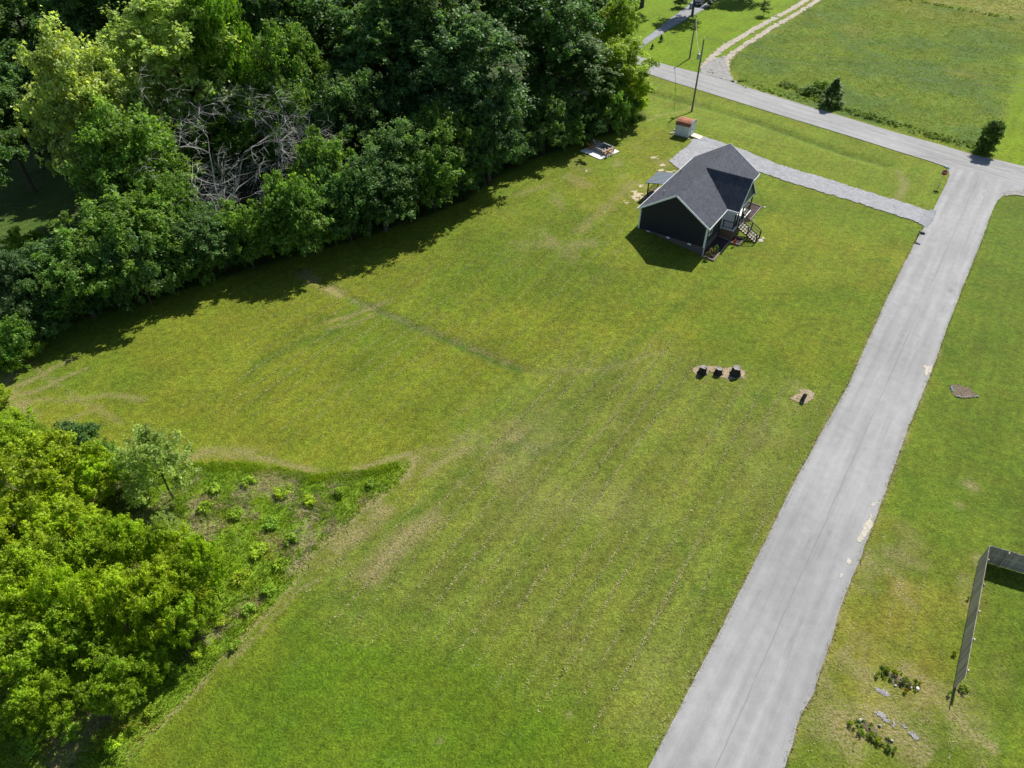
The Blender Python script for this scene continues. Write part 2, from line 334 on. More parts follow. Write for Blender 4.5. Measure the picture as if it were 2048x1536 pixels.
M['siding_grey'] = siding_mat('porch_siding', (0.11, 0.13, 0.15))
M['found'] = plain('foundation_block', (0.125, 0.105, 0.10), 0.9, 0.15, 5); M['brick'] = plain('brown_brick', (0.16, 0.11, 0.085), 0.9, 0.3, 8)
M['black'] = plain('black_metal', (0.018, 0.018, 0.02), 0.45, 0.1, spec=0.5); M['glass'] = plain('dark_glass', (0.02, 0.025, 0.03), 0.06, 0.05, spec=0.6, bmp=0.0)
M['tread'] = plain('concrete_tread', (0.40, 0.365, 0.30), 0.85, 0.15, 6); M['timber'] = plain('weathered_timber', (0.30, 0.245, 0.21), 0.85, 0.25, 6)
M['metalroof'] = plain('grey_metal_roof', (0.17, 0.20, 0.235), 0.45, 0.06, spec=0.4, bmp=0.03); M['rust'] = rust_mat()
M['shed'] = plain('pale_blue_metal', (0.64, 0.70, 0.74), 0.5, 0.1, 2.0, bmp=0.05); M['plywood'] = plain('plywood', (0.66, 0.58, 0.46), 0.8, 0.1, 4)
M['pole'] = bark_mat('pole_wood', (0.14, 0.13, 0.11), (0.27, 0.26, 0.23)); M['steel'] = plain('grey_steel', (0.42, 0.44, 0.46), 0.4, 0.1, spec=0.5)
M['wire'] = plain('wire', (0.38, 0.38, 0.34), 0.5, 0.05); M['fence'] = fence_mat()
M['red'] = plain('sign_red', (0.36, 0.02, 0.025), 0.45, 0.08); M['white'] = plain('sign_white', (0.8, 0.8, 0.8), 0.5, 0.03); M['green'] = plain('sign_green', (0.02, 0.22, 0.14), 0.45, 0.05)
M['orange'] = plain('orange_wood', (0.50, 0.22, 0.10), 0.7, 0.2, 8); M['tan'] = plain('tan_wood', (0.58, 0.38, 0.22), 0.7, 0.15, 8); M['greywood'] = plain('grey_wood', (0.45, 0.41, 0.36), 0.8, 0.2, 8)
M['stone'] = plain('field_stone', (0.46, 0.44, 0.40), 0.9, 0.25, 6); M['darkstone'] = plain('dark_stone', (0.03, 0.035, 0.04), 0.3, 0.2, 6, spec=0.6)
M['stone_pale'] = plain('pale_stone', (0.62, 0.61, 0.58), 0.9, 0.15, 6); M['bluestone'] = plain('blue_grey_stone', (0.22, 0.33, 0.42), 0.7, 0.2, 6); M['tyre'] = plain('tyre_rubber', (0.02, 0.02, 0.02), 0.9, 0.1); M['paint'] = plain('dark_paint', (0.015, 0.018, 0.024), 0.2, 0.05, spec=0.6, bmp=0)
M['lamp'] = plain('lamp_glass', (0.8, 0.8, 0.78), 0.15, 0.02, bmp=0); M['terracotta'] = plain('terracotta', (0.5, 0.16, 0.08), 0.8, 0.15)

# ------------------------------------------------------------------ ground sheet with its colours
def axis(lo, hi, step, far):
    a = [lo]
    while a[-1] < hi: a.append(a[-1] + step(a[-1]))
    b = [a[-1]]; s = 1.0
    while b[-1] < far: s *= 1.35; b.append(b[-1] + s)
    c = [lo]; s = 1.0
    while c[-1] > -far: s *= 1.35; c.append(c[-1] - s)
    return np.array(c[::-1][:-1] + a + b[1:])
gx = axis(-75, 80, lambda q: 0.32 if -48 < q < 48 else 0.6, 3000); gy = axis(10, 200, lambda q: 0.28 if q < 62 else (0.4 if q < 112 else 0.8), 3000)
GX, GY = np.meshgrid(gx, gy); GZ = height(GX, GY)
LY, LG = (0.160, 0.175, 0.015), (0.107, 0.150, 0.012)
col = np.empty(GX.shape + (3,)); straw = np.zeros(GX.shape); mow = np.zeros(GX.shape)
n1 = fbm(GX, GY, 14, 3); n2 = fbm(GX, GY, 5, 9)
def lerp(a, b, t): return a + (np.array(b) - a) * np.clip(t, 0, 1)[..., None]
col[:] = LY; col = lerp(col, LG, sstep(0.40, 0.66, n1) * 0.75)
def soft(poly, wob=1.5, seed=0, edge=1.0):
    jx = (fbm(GX, GY, 4, seed) - 0.5) * wob; jy = (fbm(GX, GY, 4, seed + 5) - 0.5) * wob
    ins = in_poly(GX + jx, GY + jy, poly); d, _ = pl_dist(GX + jx, GY + jy, poly + [poly[0]])
    return np.clip(0.5 + np.where(ins, d, -d) / (2 * edge), 0, 1)
def stroke(pts, wdt, seed=0, brk=0.35, wob=0.3):
    jx = (fbm(GX, GY, 1.5, seed) - 0.5) * wob * 2; d, t = pl_dist(GX + jx, GY - jx, gp(*pts))
    return np.exp(-(d / wdt) ** 2) * sstep(brk, brk + 0.3, fbm(GX, GY, 1.6, seed + 3)) * sstep(0, 0.06, t) * (1 - sstep(0.94, 1, t))
def blob(px, py, r, seed=0, th=0.35):
    x, y, _ = at(px, py); d = np.hypot(GX - x, GY - y); return np.exp(-(d / r) ** 2) * sstep(th, th + 0.25, fbm(GX, GY, 1.2, seed))
Lf_ = [(1297, 1540), (1380, 1374), (1440, 1262), (1497, 1150), (1545, 1054), (1590, 962), (1640, 871), (1698, 767), (1750, 650), (1790, 563), (1825, 495)]
Rf_ = [(1569, 1540), (1601, 1433), (1636, 1360), (1664, 1278), (1681, 1211), (1713, 1135), (1744, 1054), (1770, 985), (1793, 920), (1839, 800), (1896, 650)]
# zones
green_low = gp((230, 1536), (420, 1340), (590, 1170), (700, 1165), (820, 1225), (960, 1260), (1120, 1340), (1230, 1470), (1290, 1560), (700, 1700))
col = lerp(col, (0.078, 0.138, 0.006), soft(green_low, 6, 1, 3.5) * (0.45 + 0.7 * n2))
right_lawn = gp((1990, 400), (1870, 730), (1750, 1050), (1680, 1210), (1570, 1540), (2048, 1540), (2300, 900), (2300, 430))
col = lerp(col, (0.098, 0.136, 0.013), soft(right_lawn, 2, 2, 1.0) * 0.85)
dry_right = gp((1740, 1060), (1680, 1230), (1560, 1540), (1900, 1560), (1900, 1430), (1930, 1150))
col = lerp(col, (0.19, 0.168, 0.025), soft(dry_right, 5, 4, 2.5) * sstep(0.2, 0.55, n2) * 0.95)
straw += soft(dry_right, 5, 4, 2.5) * sstep(0.42, 0.7, fbm(GX, GY, 2.5, 21)) * 0.75
field = gp((1700, -80), (1640, 0), (1560, 60), (1490, 95), (1456, 130), (1490, 168), (1600, 205), (1800, 264), (1950, 305), (1965, 300), (2002, 260), (2020, 180), (2048, 110), (2080, 60), (2100, -80))
fm = soft(field, 1.0, 6, 0.5)
col = lerp(col, (0.13, 0.17, 0.020), fm); col = lerp(col, (0.085, 0.135, 0.035), fm * sstep(0.45, 0.7, fbm(GX, GY, 8, 31)) * 0.8); col = lerp(col, (0.17, 0.17, 0.03), fm * sstep(0.5, 0.7, fbm(GX, GY, 18, 35)) * 0.8)
farf = gp((1640, -30), (1840, 0), (1900, 12), (2000, 32), (2060, 42), (2400, 80), (2400, -400), (1500, -400))
col = lerp(col, (0.25, 0.22, 0.06), soft(farf, 3, 8, 1.5) * 0.9); straw += soft(farf, 3, 8, 1.5) * sstep(0.45, 0.7, n2) * 0.35
fr_yard = gp((1965, 300), (2002, 262), (2022, 180), (2060, 100), (2300, 60), (2300, 400), (2048, 336))
col = lerp(col, (0.15, 0.205, 0.004), soft(fr_yard, 0.6, 10, 0.4))
far_yard = gp((1230, 60), (1290, 116), (1400, 146), (1440, 125), (1500, 75), (1630, -10), (1650, -120), (1200, -120))
col = lerp(col, (0.14, 0.205, 0.004), soft(far_yard, 1.0, 11, 0.8))
verge = gp((1290, 150), (1400, 184), (1600, 248), (1880, 334), (1890, 360), (1850, 415), (1480, 300), (1400, 270), (1290, 250))
col = lerp(col, (0.15, 0.185, 0.018), soft(verge, 2, 13, 1.5) * 0.8)
yard = gp((1150, 330), (1330, 290), (1400, 460), (1290, 470), (1180, 540), (1000, 480))
straw += soft(yard, 5, 14, 3) * sstep(0.52, 0.72, fbm(GX, GY, 3, 41)) * 0.45
# wood floor and rough bank
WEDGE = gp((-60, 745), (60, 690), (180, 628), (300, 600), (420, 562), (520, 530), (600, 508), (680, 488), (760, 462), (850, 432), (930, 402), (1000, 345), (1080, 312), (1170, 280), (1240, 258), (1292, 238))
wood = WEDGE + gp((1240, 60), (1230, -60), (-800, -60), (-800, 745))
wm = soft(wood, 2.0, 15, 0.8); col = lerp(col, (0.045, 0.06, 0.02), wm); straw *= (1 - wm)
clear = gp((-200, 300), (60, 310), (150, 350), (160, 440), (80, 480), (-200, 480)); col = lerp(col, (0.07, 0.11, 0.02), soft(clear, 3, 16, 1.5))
ROUGH = gp((360, 930), (480, 930), (560, 940), (620, 953), (720, 946), (790, 930), (826, 920), (800, 962), (740, 1008), (700, 1045), (620, 1110), (596, 1150), (540, 1215), (450, 1310), (350, 1420), (250, 1536), (200, 1600), (-250, 1600), (-250, 770), (0, 790), (60, 842), (150, 880), (250, 905))
rm = soft(ROUGH, 0.8, 17, 0.35); col = lerp(col, (0.17, 0.25, 0.02), rm); straw *= (1 - rm)
straw += rm * sstep(0.55, 0.7, fbm(GX, GY, 2.6, 51)) * 0.5
straw = np.maximum(straw, np.maximum(stroke(tuple(Lf_), 0.16, 801, 0.15, 0.1), stroke(tuple(Rf_), 0.22, 802, 0.2, 0.15)) * 0.8)
# mower rows
mowp = gp((840, 930), (1000, 800), (1150, 700), (1330, 690), (1640, 800), (1560, 980), (1440, 1210), (1300, 1460), (1120, 1380), (900, 1270), (720, 1200), (620, 1130), (730, 1020))
mow = np.maximum(mow, soft(mowp, 5, 18, 3.0)); col = lerp(col, (0.148, 0.163, 0.030), soft(mowp, 5, 18, 3.0) * 0.65); mow = np.maximum(mow, soft(gp((640, 560), (1300, 420), (1330, 560), (1150, 700), (900, 800), (640, 860), (420, 780)), 6, 19, 4) * 0.5); mow *= (1 - rm)
mow = np.maximum(mow, soft(dry_right, 3, 22, 2) * 0.3)
straw += soft(mowp, 5, 18, 3.0) * sstep(0.5, 0.8, fbm(GX, GY, 7, 61)) * 0.22
straw += soft(gp((875, 1012), (890, 1030), (800, 1120), (745, 1170), (712, 1150), (800, 1062)), 1.6, 20, 0.7) * 0.85
straw += soft(gp((870, 880), (990, 850), (1150, 860), (1240, 830), (1000, 960), (880, 960), (820, 940)), 3, 23, 1.5) * sstep(0.45, 0.7, fbm(GX, GY, 1.5, 66)) * 0.45
# tracks, edges, worn grass
for pts, wd, k, sd_ in [
    (((596, 540), (640, 568), (690, 594)), 0.7, 0.75, 1), (((690, 594), (745, 618), (850, 658), (960, 702), (1060, 745)), 0.35, 0.35, 2),
    (((640, 650), (690, 636), (745, 617), (790, 598)), 0.35, 0.5, 3), (((650, 660), (700, 648), (750, 630)), 0.3, 0.35, 4),
    (((75, 695), (30, 735), (12, 765), (28, 805), (80, 842)), 0.5, 0.85, 5), (((60, 715), (40, 745), (36, 780), (60, 815)), 0.4, 0.6, 6), (((30, 775), (80, 750), (150, 715)), 0.35, 0.6, 7), (((40, 795), (120, 760), (180, 735)), 0.3, 0.55, 8),
    (((60, 800), (150, 800), (220, 790), (300, 800)), 0.35, 0.4, 9), (((100, 820), (130, 840), (210, 812)), 0.3, 0.4, 10), (((60, 720), (100, 760), (160, 800), (250, 850)), 0.3, 0.35, 11),
    (((370, 912), (450, 912), (530, 918), (600, 936), (660, 946), (730, 932), (800, 914), (835, 905)), 0.28, 0.6, 12), (((390, 900), (480, 905), (550, 912)), 0.5, 0.5, 13), (((250, 880), (320, 905), (400, 918)), 0.5, 0.55, 14),
    (((842, 908), (815, 945), (770, 985), (700, 1043), (640, 1092), (612, 1120), (600, 1150)), 0.45, 0.7, 15), (((780, 1000), (720, 1060), (660, 1105)), 0.9, 0.55, 16),
    (((606, 1150), (560, 1196), (470, 1292), (390, 1376), (300, 1465), (240, 1530)), 0.15, 0.6, 17), (((650, 1150), (600, 1180), (540, 1250), (450, 1340)), 0.13, 0.5, 18),
    (((620, 1140), (660, 1120), (700, 1130), (720, 1160)), 0.2, 0.35, 19), (((830, 960), (920, 905), (1010, 880)), 0.4, 0.45, 20),
    (((1290, 243), (1340, 228), (1400, 205), (1380, 216)), 0.3, 0.4, 21), (((1500, 205), (1560, 228), (1640, 252)), 0.4, 0.5, 22), (((1795, 340), (1810, 365), (1795, 400)), 0.5, 0.5, 23), (((1150, 470), (1220, 410), (1270, 360)), 0.7, 0.35, 24),
    (((1940, 1370), (1905, 1420), (1935, 1460), (1990, 1500)), 0.45, 0.6, 25), (((1870, 1390), (1905, 1440)), 0.3, 0.5, 26), (((1680, 1300), (1730, 1330)), 1.0, 0.45, 27), (((1780, 1440), (1860, 1520)), 1.2, 0.5, 28),
    (((1000, 400), (1080, 375), (1150, 345)), 0.5, 0.3, 29), (((1060, 745), (1200, 740), (1340, 700)), 0.5, 0.2, 30)]:
    straw = np.maximum(straw, stroke(pts, wd, sd_ * 7, 0.22) * min(1, k * 1.45))
for px, py, r, k in [(1285, 375, 0.9, 0.95), (1262, 362, 0.7, 0.6), (1320, 322, 1.2, 0.8), (1268, 312, 0.5, 0.4), (1335, 330, 1.0, 0.75), (1275, 395, 0.9, 0.9), (1245, 352, 0.6, 0.5), (1170, 340, 0.9, 0.6), (1415, 742, 1.2, 0.2), (1600, 780, 1.2, 0.5), (1940, 972, 0.6, 0.9), (1916, 1010, 0.35, 0.9), (1930, 965, 0.4, 0.7), (1140, 1428, 0.2, 0.9), (880, 1480, 0.25, 0.5), (1318, 608, 0.12, 0.9), (1585, 985, 0.3, 0.4), (880, 725, 0.25, 0.4), (500, 690, 0.3, 0.3), (1960, 1120, 0.5, 0.7), (1500, 470, 0.3, 0.4)]:
    straw = np.maximum(straw, blob(px, py, r, int(px)) * k)
for pts, wd, k, sd_ in [(((690, 596), (745, 620), (850, 664), (960, 710), (1060, 750)), 0.55, 0.8, 71), (((485, 765), (520, 725), (600, 685), (690, 655)), 0.8, 0.5, 72), (((1000, 905), (1045, 885), (1080, 900), (1060, 920)), 0.6, 0.9, 73), (((1020, 900), (1150, 800), (1230, 720), (1420, 560)), 0.6, 0.35, 74), (((1080, 900), (1150, 880)), 0.4, 0.6, 75), (((630, 640), (700, 625), (760, 610)), 0.4, 0.5, 76), (((950, 930), (800, 1040), (720, 1110)), 0.5, 0.5, 77), (((720, 1190), (640, 1200), (560, 1290)), 0.8, 0.35, 78), (((1380, 1180), (1420, 1185)), 0.5, 0.7, 79), (((1500, 790), (1540, 800)), 0.7, 0.6, 80), (((1640, 680), (1690, 690)), 0.5, 0.5, 81), (((1740, 518), (1780, 522)), 0.35, 0.6, 82)]:
    col = lerp(col, (0.070, 0.115, 0.012), stroke(pts, wd, sd_, 0.1) * min(1, k * 1.3))
d_, t_ = pl_dist(GX, GY, DITCH); col = lerp(col, (0.10, 0.14, 0.02), np.exp(-(d_ / 0.9) ** 2) * 0.7)
ny_, nx_ = GX.shape; idx = np.arange(ny_ * nx_).reshape(ny_, nx_)
Fq = np.stack([idx[:-1, :-1], idx[:-1, 1:], idx[1:, 1:], idx[1:, :-1]], -1).reshape(-1, 4)
GZ = GZ + 0.05 * (fbm(GX, GY, 1.1, 90) - 0.5) * (1 - sstep(0, 0.4, 0 * GX)) + 0.12 * rm * (fbm(GX, GY, 1.5, 91) - 0.5)
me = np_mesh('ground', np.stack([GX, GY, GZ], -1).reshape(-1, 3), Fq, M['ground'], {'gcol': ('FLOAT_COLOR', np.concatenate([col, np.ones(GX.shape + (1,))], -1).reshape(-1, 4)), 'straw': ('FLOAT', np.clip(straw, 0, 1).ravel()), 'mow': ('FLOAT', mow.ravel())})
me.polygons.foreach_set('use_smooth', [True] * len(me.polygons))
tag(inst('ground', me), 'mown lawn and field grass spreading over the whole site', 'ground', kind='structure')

# ------------------------------------------------------------------ sheets lying on the ground
def drape(name, poly, m, dz, cell=0.14, wob=0.35, seed=0, label=None, cat=None, kind='structure', holes=0.0):
    P = np.array(poly); x0, y0 = P.min(0) - 0.3; x1, y1 = P.max(0) + 0.3
    xs = np.arange(x0, x1, cell); ys = np.arange(y0, y1, cell); X, Y = np.meshgrid(xs, ys)
    cx, cy = X[:-1, :-1] + cell / 2, Y[:-1, :-1] + cell / 2
    j1 = (fbm(cx, cy, 0.7, seed) - 0.5) * wob * 2; j2 = (fbm(cx, cy, 0.7, seed + 9) - 0.5) * wob * 2
    keep = in_poly(cx + j1, cy + j2, poly)
    if holes: keep &= fbm(cx, cy, 0.8, seed + 4) > holes
    i = np.arange(X.size).reshape(X.shape); F = np.stack([i[:-1, :-1], i[:-1, 1:], i[1:, 1:], i[1:, :-1]], -1)[keep]
    used, inv = np.unique(F.ravel(), return_inverse=True)
    V = np.stack([X.ravel()[used], Y.ravel()[used], (height(X, Y) + dz + 0.02 * (fbm(X, Y, 0.5, seed + 2) - 0.5)).ravel()[used]], -1)
    o = inst(name, np_mesh(name, V, inv.reshape(-1, 4), m)); return tag(o, label, cat, kind=kind)
def sheet(name, pts, m, z, jit=0.06, label=None, cat=None):
    out = []; n = len(pts)
    for i in range(n):
        a = Vector(pts[i]); b = Vector(pts[(i + 1) % n]); k = max(1, int((b - a).length / 0.5)); nn = Vector((-(b - a).y, (b - a).x)).normalized()
        for q in range(k):
            p = a.lerp(b, q / k); p = p + nn * ((float(fbm(p.x, p.y, 1.2, 77)) - 0.5) * 2 * jit + random.uniform(-jit, jit) * 0.35); out.append((p.x, p.y, z))
    bm = bmesh.new(); f = bm.faces.new([bm.verts.new(p) for p in out]); bmesh.ops.triangulate(bm, faces=[f]); me = bpy.data.meshes.new(name); bm.to_mesh(me); bm.free(); me.materials.append(m)
    if me.polygons and me.polygons[0].normal.z < 0: me.flip_normals()
    return tag(inst(name, me), label, cat, kind='structure')
Lf = [(1240, 1650), (1297, 1536), (1380, 1374), (1440, 1262), (1497, 1150), (1545, 1054), (1590, 962), (1640, 871), (1698, 767), (1750, 650), (1790, 563), (1825, 495), (1845, 458), (1866, 420), (1880, 392), (1892, 368), (1899, 352), (1897, 341), (1889, 333)]
Rf = [(1520, 1650), (1569, 1536), (1601, 1433), (1628, 1385), (1636, 1354), (1664, 1278), (1681, 1211), (1713, 1135), (1744, 1054), (1770, 985), (1793, 920), (1813, 865), (1839, 800), (1868, 731), (1896, 650), (1925, 575), (1951, 512), (1965, 476), (1974, 451), (1983, 424), (1994, 402), (2006, 392), (2030, 386)]
up = [(1180, 84), (1280, 114), (1340, 132), (1400, 147), (1450, 160), (1500, 177), (1600, 208), (1700, 238), (1800, 268), (1880, 290), (1950, 311), (2000, 322), (2060, 336), (2300, 400)]
dn = [(1190, 118), (1290, 146), (1340, 163), (1400, 181), (1500, 212), (1600, 243), (1700, 273), (1800, 305), (1850, 320), (1889, 333)]
sheet('main_road', gp(*Lf) + gp((1960, 345), (2048, 372), (2048, 380)) + gp(*Rf[::-1]), M['road'], 0.055, label='pale grey chip seal road running up the right side', cat='road')
sheet('cross_road', gp(*up) + gp((2300, 452), (2048, 374)) + gp((1960, 346)) + gp(*dn[::-1]), M['xroad'], 0.06, label='pale grey road crossing the top right behind the house', cat='road')
drape('gravel_driveway', gp((1338, 322), (1352, 308), (1375, 292), (1385, 279), (1400, 272), (1425, 279), (1450, 288), (1500, 306), (1560, 330), (1640, 353), (1720, 380), (1800, 403), (1862, 424), (1856, 448), (1838, 446), (1760, 420), (1680, 396), (1600, 371), (1540, 351), (1500, 338), (1440, 345), (1390, 350), (1366, 341), (1350, 334)), M['gravel'], 0.07, 0.16, 0.3, 5, 'light grey gravel driveway curling behind the dark house', 'driveway')
drape('driveway_apron', gp((1846, 430), (1862, 420), (1872, 424), (1862, 446), (1852, 456), (1836, 447)), M['fardrive'], 0.085, 0.12, 0.15, 6, 'dark asphalt patch where the gravel driveway meets the road', 'driveway')
trk = [(1404, 138), (1418, 122), (1440, 100), (1475, 78), (1520, 52), (1570, 26), (1620, -4), (1700, -50)]
trk2 = [(1452, 158), (1450, 140), (1452, 122), (1466, 106), (1500, 84), (1545, 55), (1590, 30), (1640, -2), (1720, -50)]
def ribbon(c, w_): 
    P = [Vector(p) for p in gp(*c)]; l_, r_ = [], []
    for i, p in enumerate(P):
        d = (P[min(i + 1, len(P) - 1)] - P[max(i - 1, 0)]).normalized(); n = Vector((-d.y, d.x)); ww = w_(i) if callable(w_) else w_; l_.append(tuple(p + n * ww / 2)); r_.append(tuple(p - n * ww / 2))
    return l_ + r_[::-1]
drape('gravel_track', ribbon(trk, 1.5), M['track'], 0.05, 0.22, 0.5, 7, 'left wheel rut of the tan gravel track to the field', 'track', holes=0.25)
drape('gravel_track', ribbon(trk2, 1.3), M['track'], 0.06, 0.22, 0.5, 8, 'right wheel rut of the tan gravel track to the field', 'track', holes=0.25)
drape('gravel_track', gp((1398, 146), (1406, 134), (1425, 118), (1450, 112), (1452, 130), (1460, 150), (1478, 168), (1440, 157)), M['patch'], 0.07, 0.2, 0.5, 9, 'whitish gravel mouth where the field track meets the road', 'track', holes=0.3)
drape('asphalt_driveway', gp((1262, 112), (1280, 84), (1310, 62), (1345, 34), (1375, 12), (1395, -8), (1450, -20), (1420, 12), (1385, 32), (1340, 58), (1305, 80), (1282, 96)), M['fardrive'], 0.04, 0.25, 0.2, 10, 'grey asphalt driveway crossing the far green yard', 'driveway')
for i, q in enumerate([((1728, 1030), (1740, 1025), (1742, 1050), (1732, 1080), (1718, 1085), (1712, 1080), (1726, 1060)), ((1690, 1118), (1700, 1116), (1702, 1126), (1692, 1130)), ((1676, 1140), (1686, 1138), (1684, 1150), (1676, 1155)), ((1846, 725), (1864, 722), (1858, 748), (1846, 752)), ((1742, 1005), (1750, 1003), (1748, 1012), (1741, 1012))]):
    drape('sand_patch', gp(*q), M['sand'], 0.075, 0.07, 0.3, 20 + i, ['long pale sand patch washed onto the right edge of the road', 'small pale sand patch on the road left of the fence', 'lowest small pale sand patch on the road', 'faint pale sand patch on the road beside the dirt hollow', 'tiny pale sand spot above the long sand patch'][i], 'sand', holes=0.46)
for i, (q, lb) in enumerate([(((1262, 392), (1275, 376), (1292, 368), (1296, 380), (1290, 392), (1272, 402)), 'bare tan soil patch left of the back porch'), (((1312, 340), (1322, 328), (1338, 332), (1352, 340), (1350, 350), (1330, 348)), 'bare tan soil patch between the back porch and the gravel'), (((1302, 320), (1316, 312), (1322, 318), (1310, 326)), 'small bare tan soil patch above the back porch'), (((1246, 404), (1262, 398), (1268, 406), (1252, 412)), 'small bare tan soil patch lower left of the back porch'), (((1160, 342), (1176, 338), (1176, 346), (1164, 349)), 'small bare soil patch below the patio')]):
    drape('bare_soil', gp(*q), M['tan_soil'], 0.03, 0.07, 1.0, 60 + i, lb, 'soil', holes=0.53)
drape('mulch_bed', gp((1386, 742), (1394, 732), (1420, 732), (1470, 734), (1490, 740), (1488, 756), (1462, 760), (1440, 750), (1410, 750), (1392, 754)), M['chips'], 0.03, 0.07, 0.4, 31, 'tan wood chip strip around the three black stumps', 'mulch', holes=0.33)
drape('mulch_bed', gp((1580, 796), (1590, 784), (1610, 780), (1628, 786), (1626, 798), (1612, 806), (1592, 804)), M['chips'], 0.03, 0.07, 0.4, 32, 'small round wood chip bed near the road', 'mulch', holes=0.33)
drape('soil_patch', gp((1899, 770), (1915, 768), (1940, 778), (1958, 792), (1940, 798), (1915, 795), (1902, 785)), M['soil'], 0.04, 0.08, 0.2, 33, 'bare brown soil hollow in the lawn right of the road', 'soil')
drape('soil_patch', gp((1772, 1344), (1790, 1348), (1825, 1372), (1820, 1378), (1785, 1370)), M['soil'], 0.04, 0.07, 0.2, 34, 'bare soil patch below the dark weeds beside the dry verge', 'soil', holes=0.42)
drape('soil_patch', gp((1716, 1440), (1740, 1446), (1770, 1470), (1786, 1486), (1776, 1490), (1750, 1474), (1722, 1452)), M['soil'], 0.04, 0.07, 0.2, 35, 'bare soil strip along the lower weeds', 'soil', holes=0.42)
drape('old_gravel', gp((1752, 1374), (1772, 1376), (1780, 1392), (1762, 1392)), M['patch'], 0.03, 0.06, 0.4, 36, 'small grey gravel patch in the dry grass, upper', 'gravel', holes=0.42)
drape('old_gravel', gp((1748, 1412), (1762, 1424), (1790, 1440), (1815, 1456), (1846, 1480), (1836, 1484), (1800, 1460), (1770, 1440), (1756, 1436)), M['patch'], 0.03, 0.06, 0.4, 37, 'long grey gravel streak in the dry grass', 'gravel', holes=0.47)
drape('culvert_gravel', gp((2005, 386), (2030, 380), (2060, 384), (2060, 396), (2030, 390), (2012, 394)), M['patch'], 0.075, 0.12, 0.3, 38, 'pinkish gravel corner at the right side of the junction', 'gravel')

# ------------------------------------------------------------------ house
hx, hy = HX, HY
house = empty('house', (hx, hy, 0), HA, 'dark charcoal house with grey shingle gables and white trim', 'house')
EZ, RZ, YR, YB, LX = 3.87, 6.79, 4.48, 8.96, 16.79
CX, CW, CY = 8.48, 2.9, -1.39
WX0, WX1, WY0, WY1, FZ = 0.3, 16.49, 0.38, 8.58, 1.27
T = 0.16
def slab(pts, th=T):                                           # roof slab: polygon in space with vertical thickness below
    n = len(pts); return MB().add([tuple(p) for p in pts] + [(p[0], p[1], p[2] - th) for p in pts],
        [tuple(range(n)), tuple(range(n, 2 * n))[::-1]] + [(i, n + i, n + (i + 1) % n, (i + 1) % n) for i in range(n)])
slab([(0, YR, RZ), (0, YB, EZ), (LX, YB, EZ), (LX, YR, RZ)][::-1]).build('roof_slope', M['shingle'], house)
slab([(0, 0, EZ), (CX - CW, 0, EZ), (CX, YR, RZ), (0, YR, RZ)]).build('roof_slope', M['shingle'], house)
slab([(CX + CW, 0, EZ), (LX, 0, EZ), (LX, YR, RZ), (CX, YR, RZ)]).build('roof_slope', M['shingle'], house)
slab([(CX - CW, 0, EZ), (CX - CW, CY, EZ), (CX, CY, RZ), (CX, YR, RZ)]).build('roof_slope', M['shingle'], house)
slab([(CX + CW, CY, EZ), (CX + CW, 0, EZ), (CX, YR, RZ), (CX, CY, RZ)]).build('roof_slope', M['shingle'], house)
rc = MB(); 
for x0 in np.arange(0, LX - 0.3, 0.3):
    x1 = x0 + 0.29; z = RZ + 0.035 + random.uniform(-0.006, 0.006); rc.add([(x0, YR - 0.16, z - 0.115), (x1, YR - 0.16, z - 0.115), (x1, YR, z), (x0, YR, z), (x0, YR + 0.16, z - 0.115), (x1, YR + 0.16, z - 0.115)], [(0, 1, 2, 3), (3, 2, 5, 4)])
rc.build('ridge_cap', M['shingle'], house)
rc = MB()
for y0 in np.arange(CY, YR - 0.35, 0.3):
    z = RZ + 0.035; rc.add([(CX - 0.16, y0, z - 0.165), (CX - 0.16, y0 + 0.29, z - 0.165), (CX, y0 + 0.29, z), (CX, y0, z), (CX + 0.16, y0, z - 0.165), (CX + 0.16, y0 + 0.29, z - 0.165)], [(0, 3, 2, 1), (3, 4, 5, 2)])
rc.build('ridge_cap', M['shingle'], house)
def vent(x, y):
    z = RZ - (abs(y - YR) / YR) * (RZ - EZ); v = MB().tube([(x, y, z - 0.05), (x, y, z + 0.42)], 0.06, 8).build('vent_pipe', M['steel'], house)
vent(2.6, 7.0); vent(10.6, 8.2)
# walls
MB().add([(WX0, WY0, FZ), (WX0, WY1, FZ), (WX0, WY1, 4.0), (WX0, YR, 6.66), (WX0, WY0, 4.0), (WX0 + 0.15, WY0, FZ), (WX0 + 0.15, WY1, FZ), (WX0 + 0.15, WY1, 4.0), (WX0 + 0.15, YR, 6.66), (WX0 + 0.15, WY0, 4.0)],
    [(0, 4, 3, 2, 1), (5, 6, 7, 8, 9), (0, 1, 6, 5), (1, 2, 7, 6), (4, 0, 5, 9), (2, 3, 8, 7), (3, 4, 9, 8)]).build('gable_wall', M['siding'], house)
MB().add([(WX1, WY0, FZ), (WX1, WY1, FZ), (WX1, WY1, 4.0), (WX1, YR, 6.66), (WX1, WY0, 4.0), (WX1 - 0.15, WY0, FZ), (WX1 - 0.15, WY1, FZ), (WX1 - 0.15, WY1, 4.0), (WX1 - 0.15, YR, 6.66), (WX1 - 0.15, WY0, 4.0)],
    [(0, 1, 2, 3, 4), (5, 9, 8, 7, 6), (0, 5, 6, 1), (1, 6, 7, 2), (4, 9, 5, 0), (2, 7, 8, 3), (3, 8, 9, 4)]).build('gable_wall', M['siding'], house)
MB().box(WX0 + 0.15, 5.55, WY0, WY0 + 0.15, FZ, 3.95).build('front_wall', M['siding'], house)
MB().box(11.4, WX1 - 0.15, WY0, WY0 + 0.15, FZ, 3.95).build('front_wall', M['siding'], house)
MB().box(5.55, 11.4, WY0 + 1.2, WY0 + 1.35, FZ, 3.95).build('porch_wall', M['siding_grey'], house)
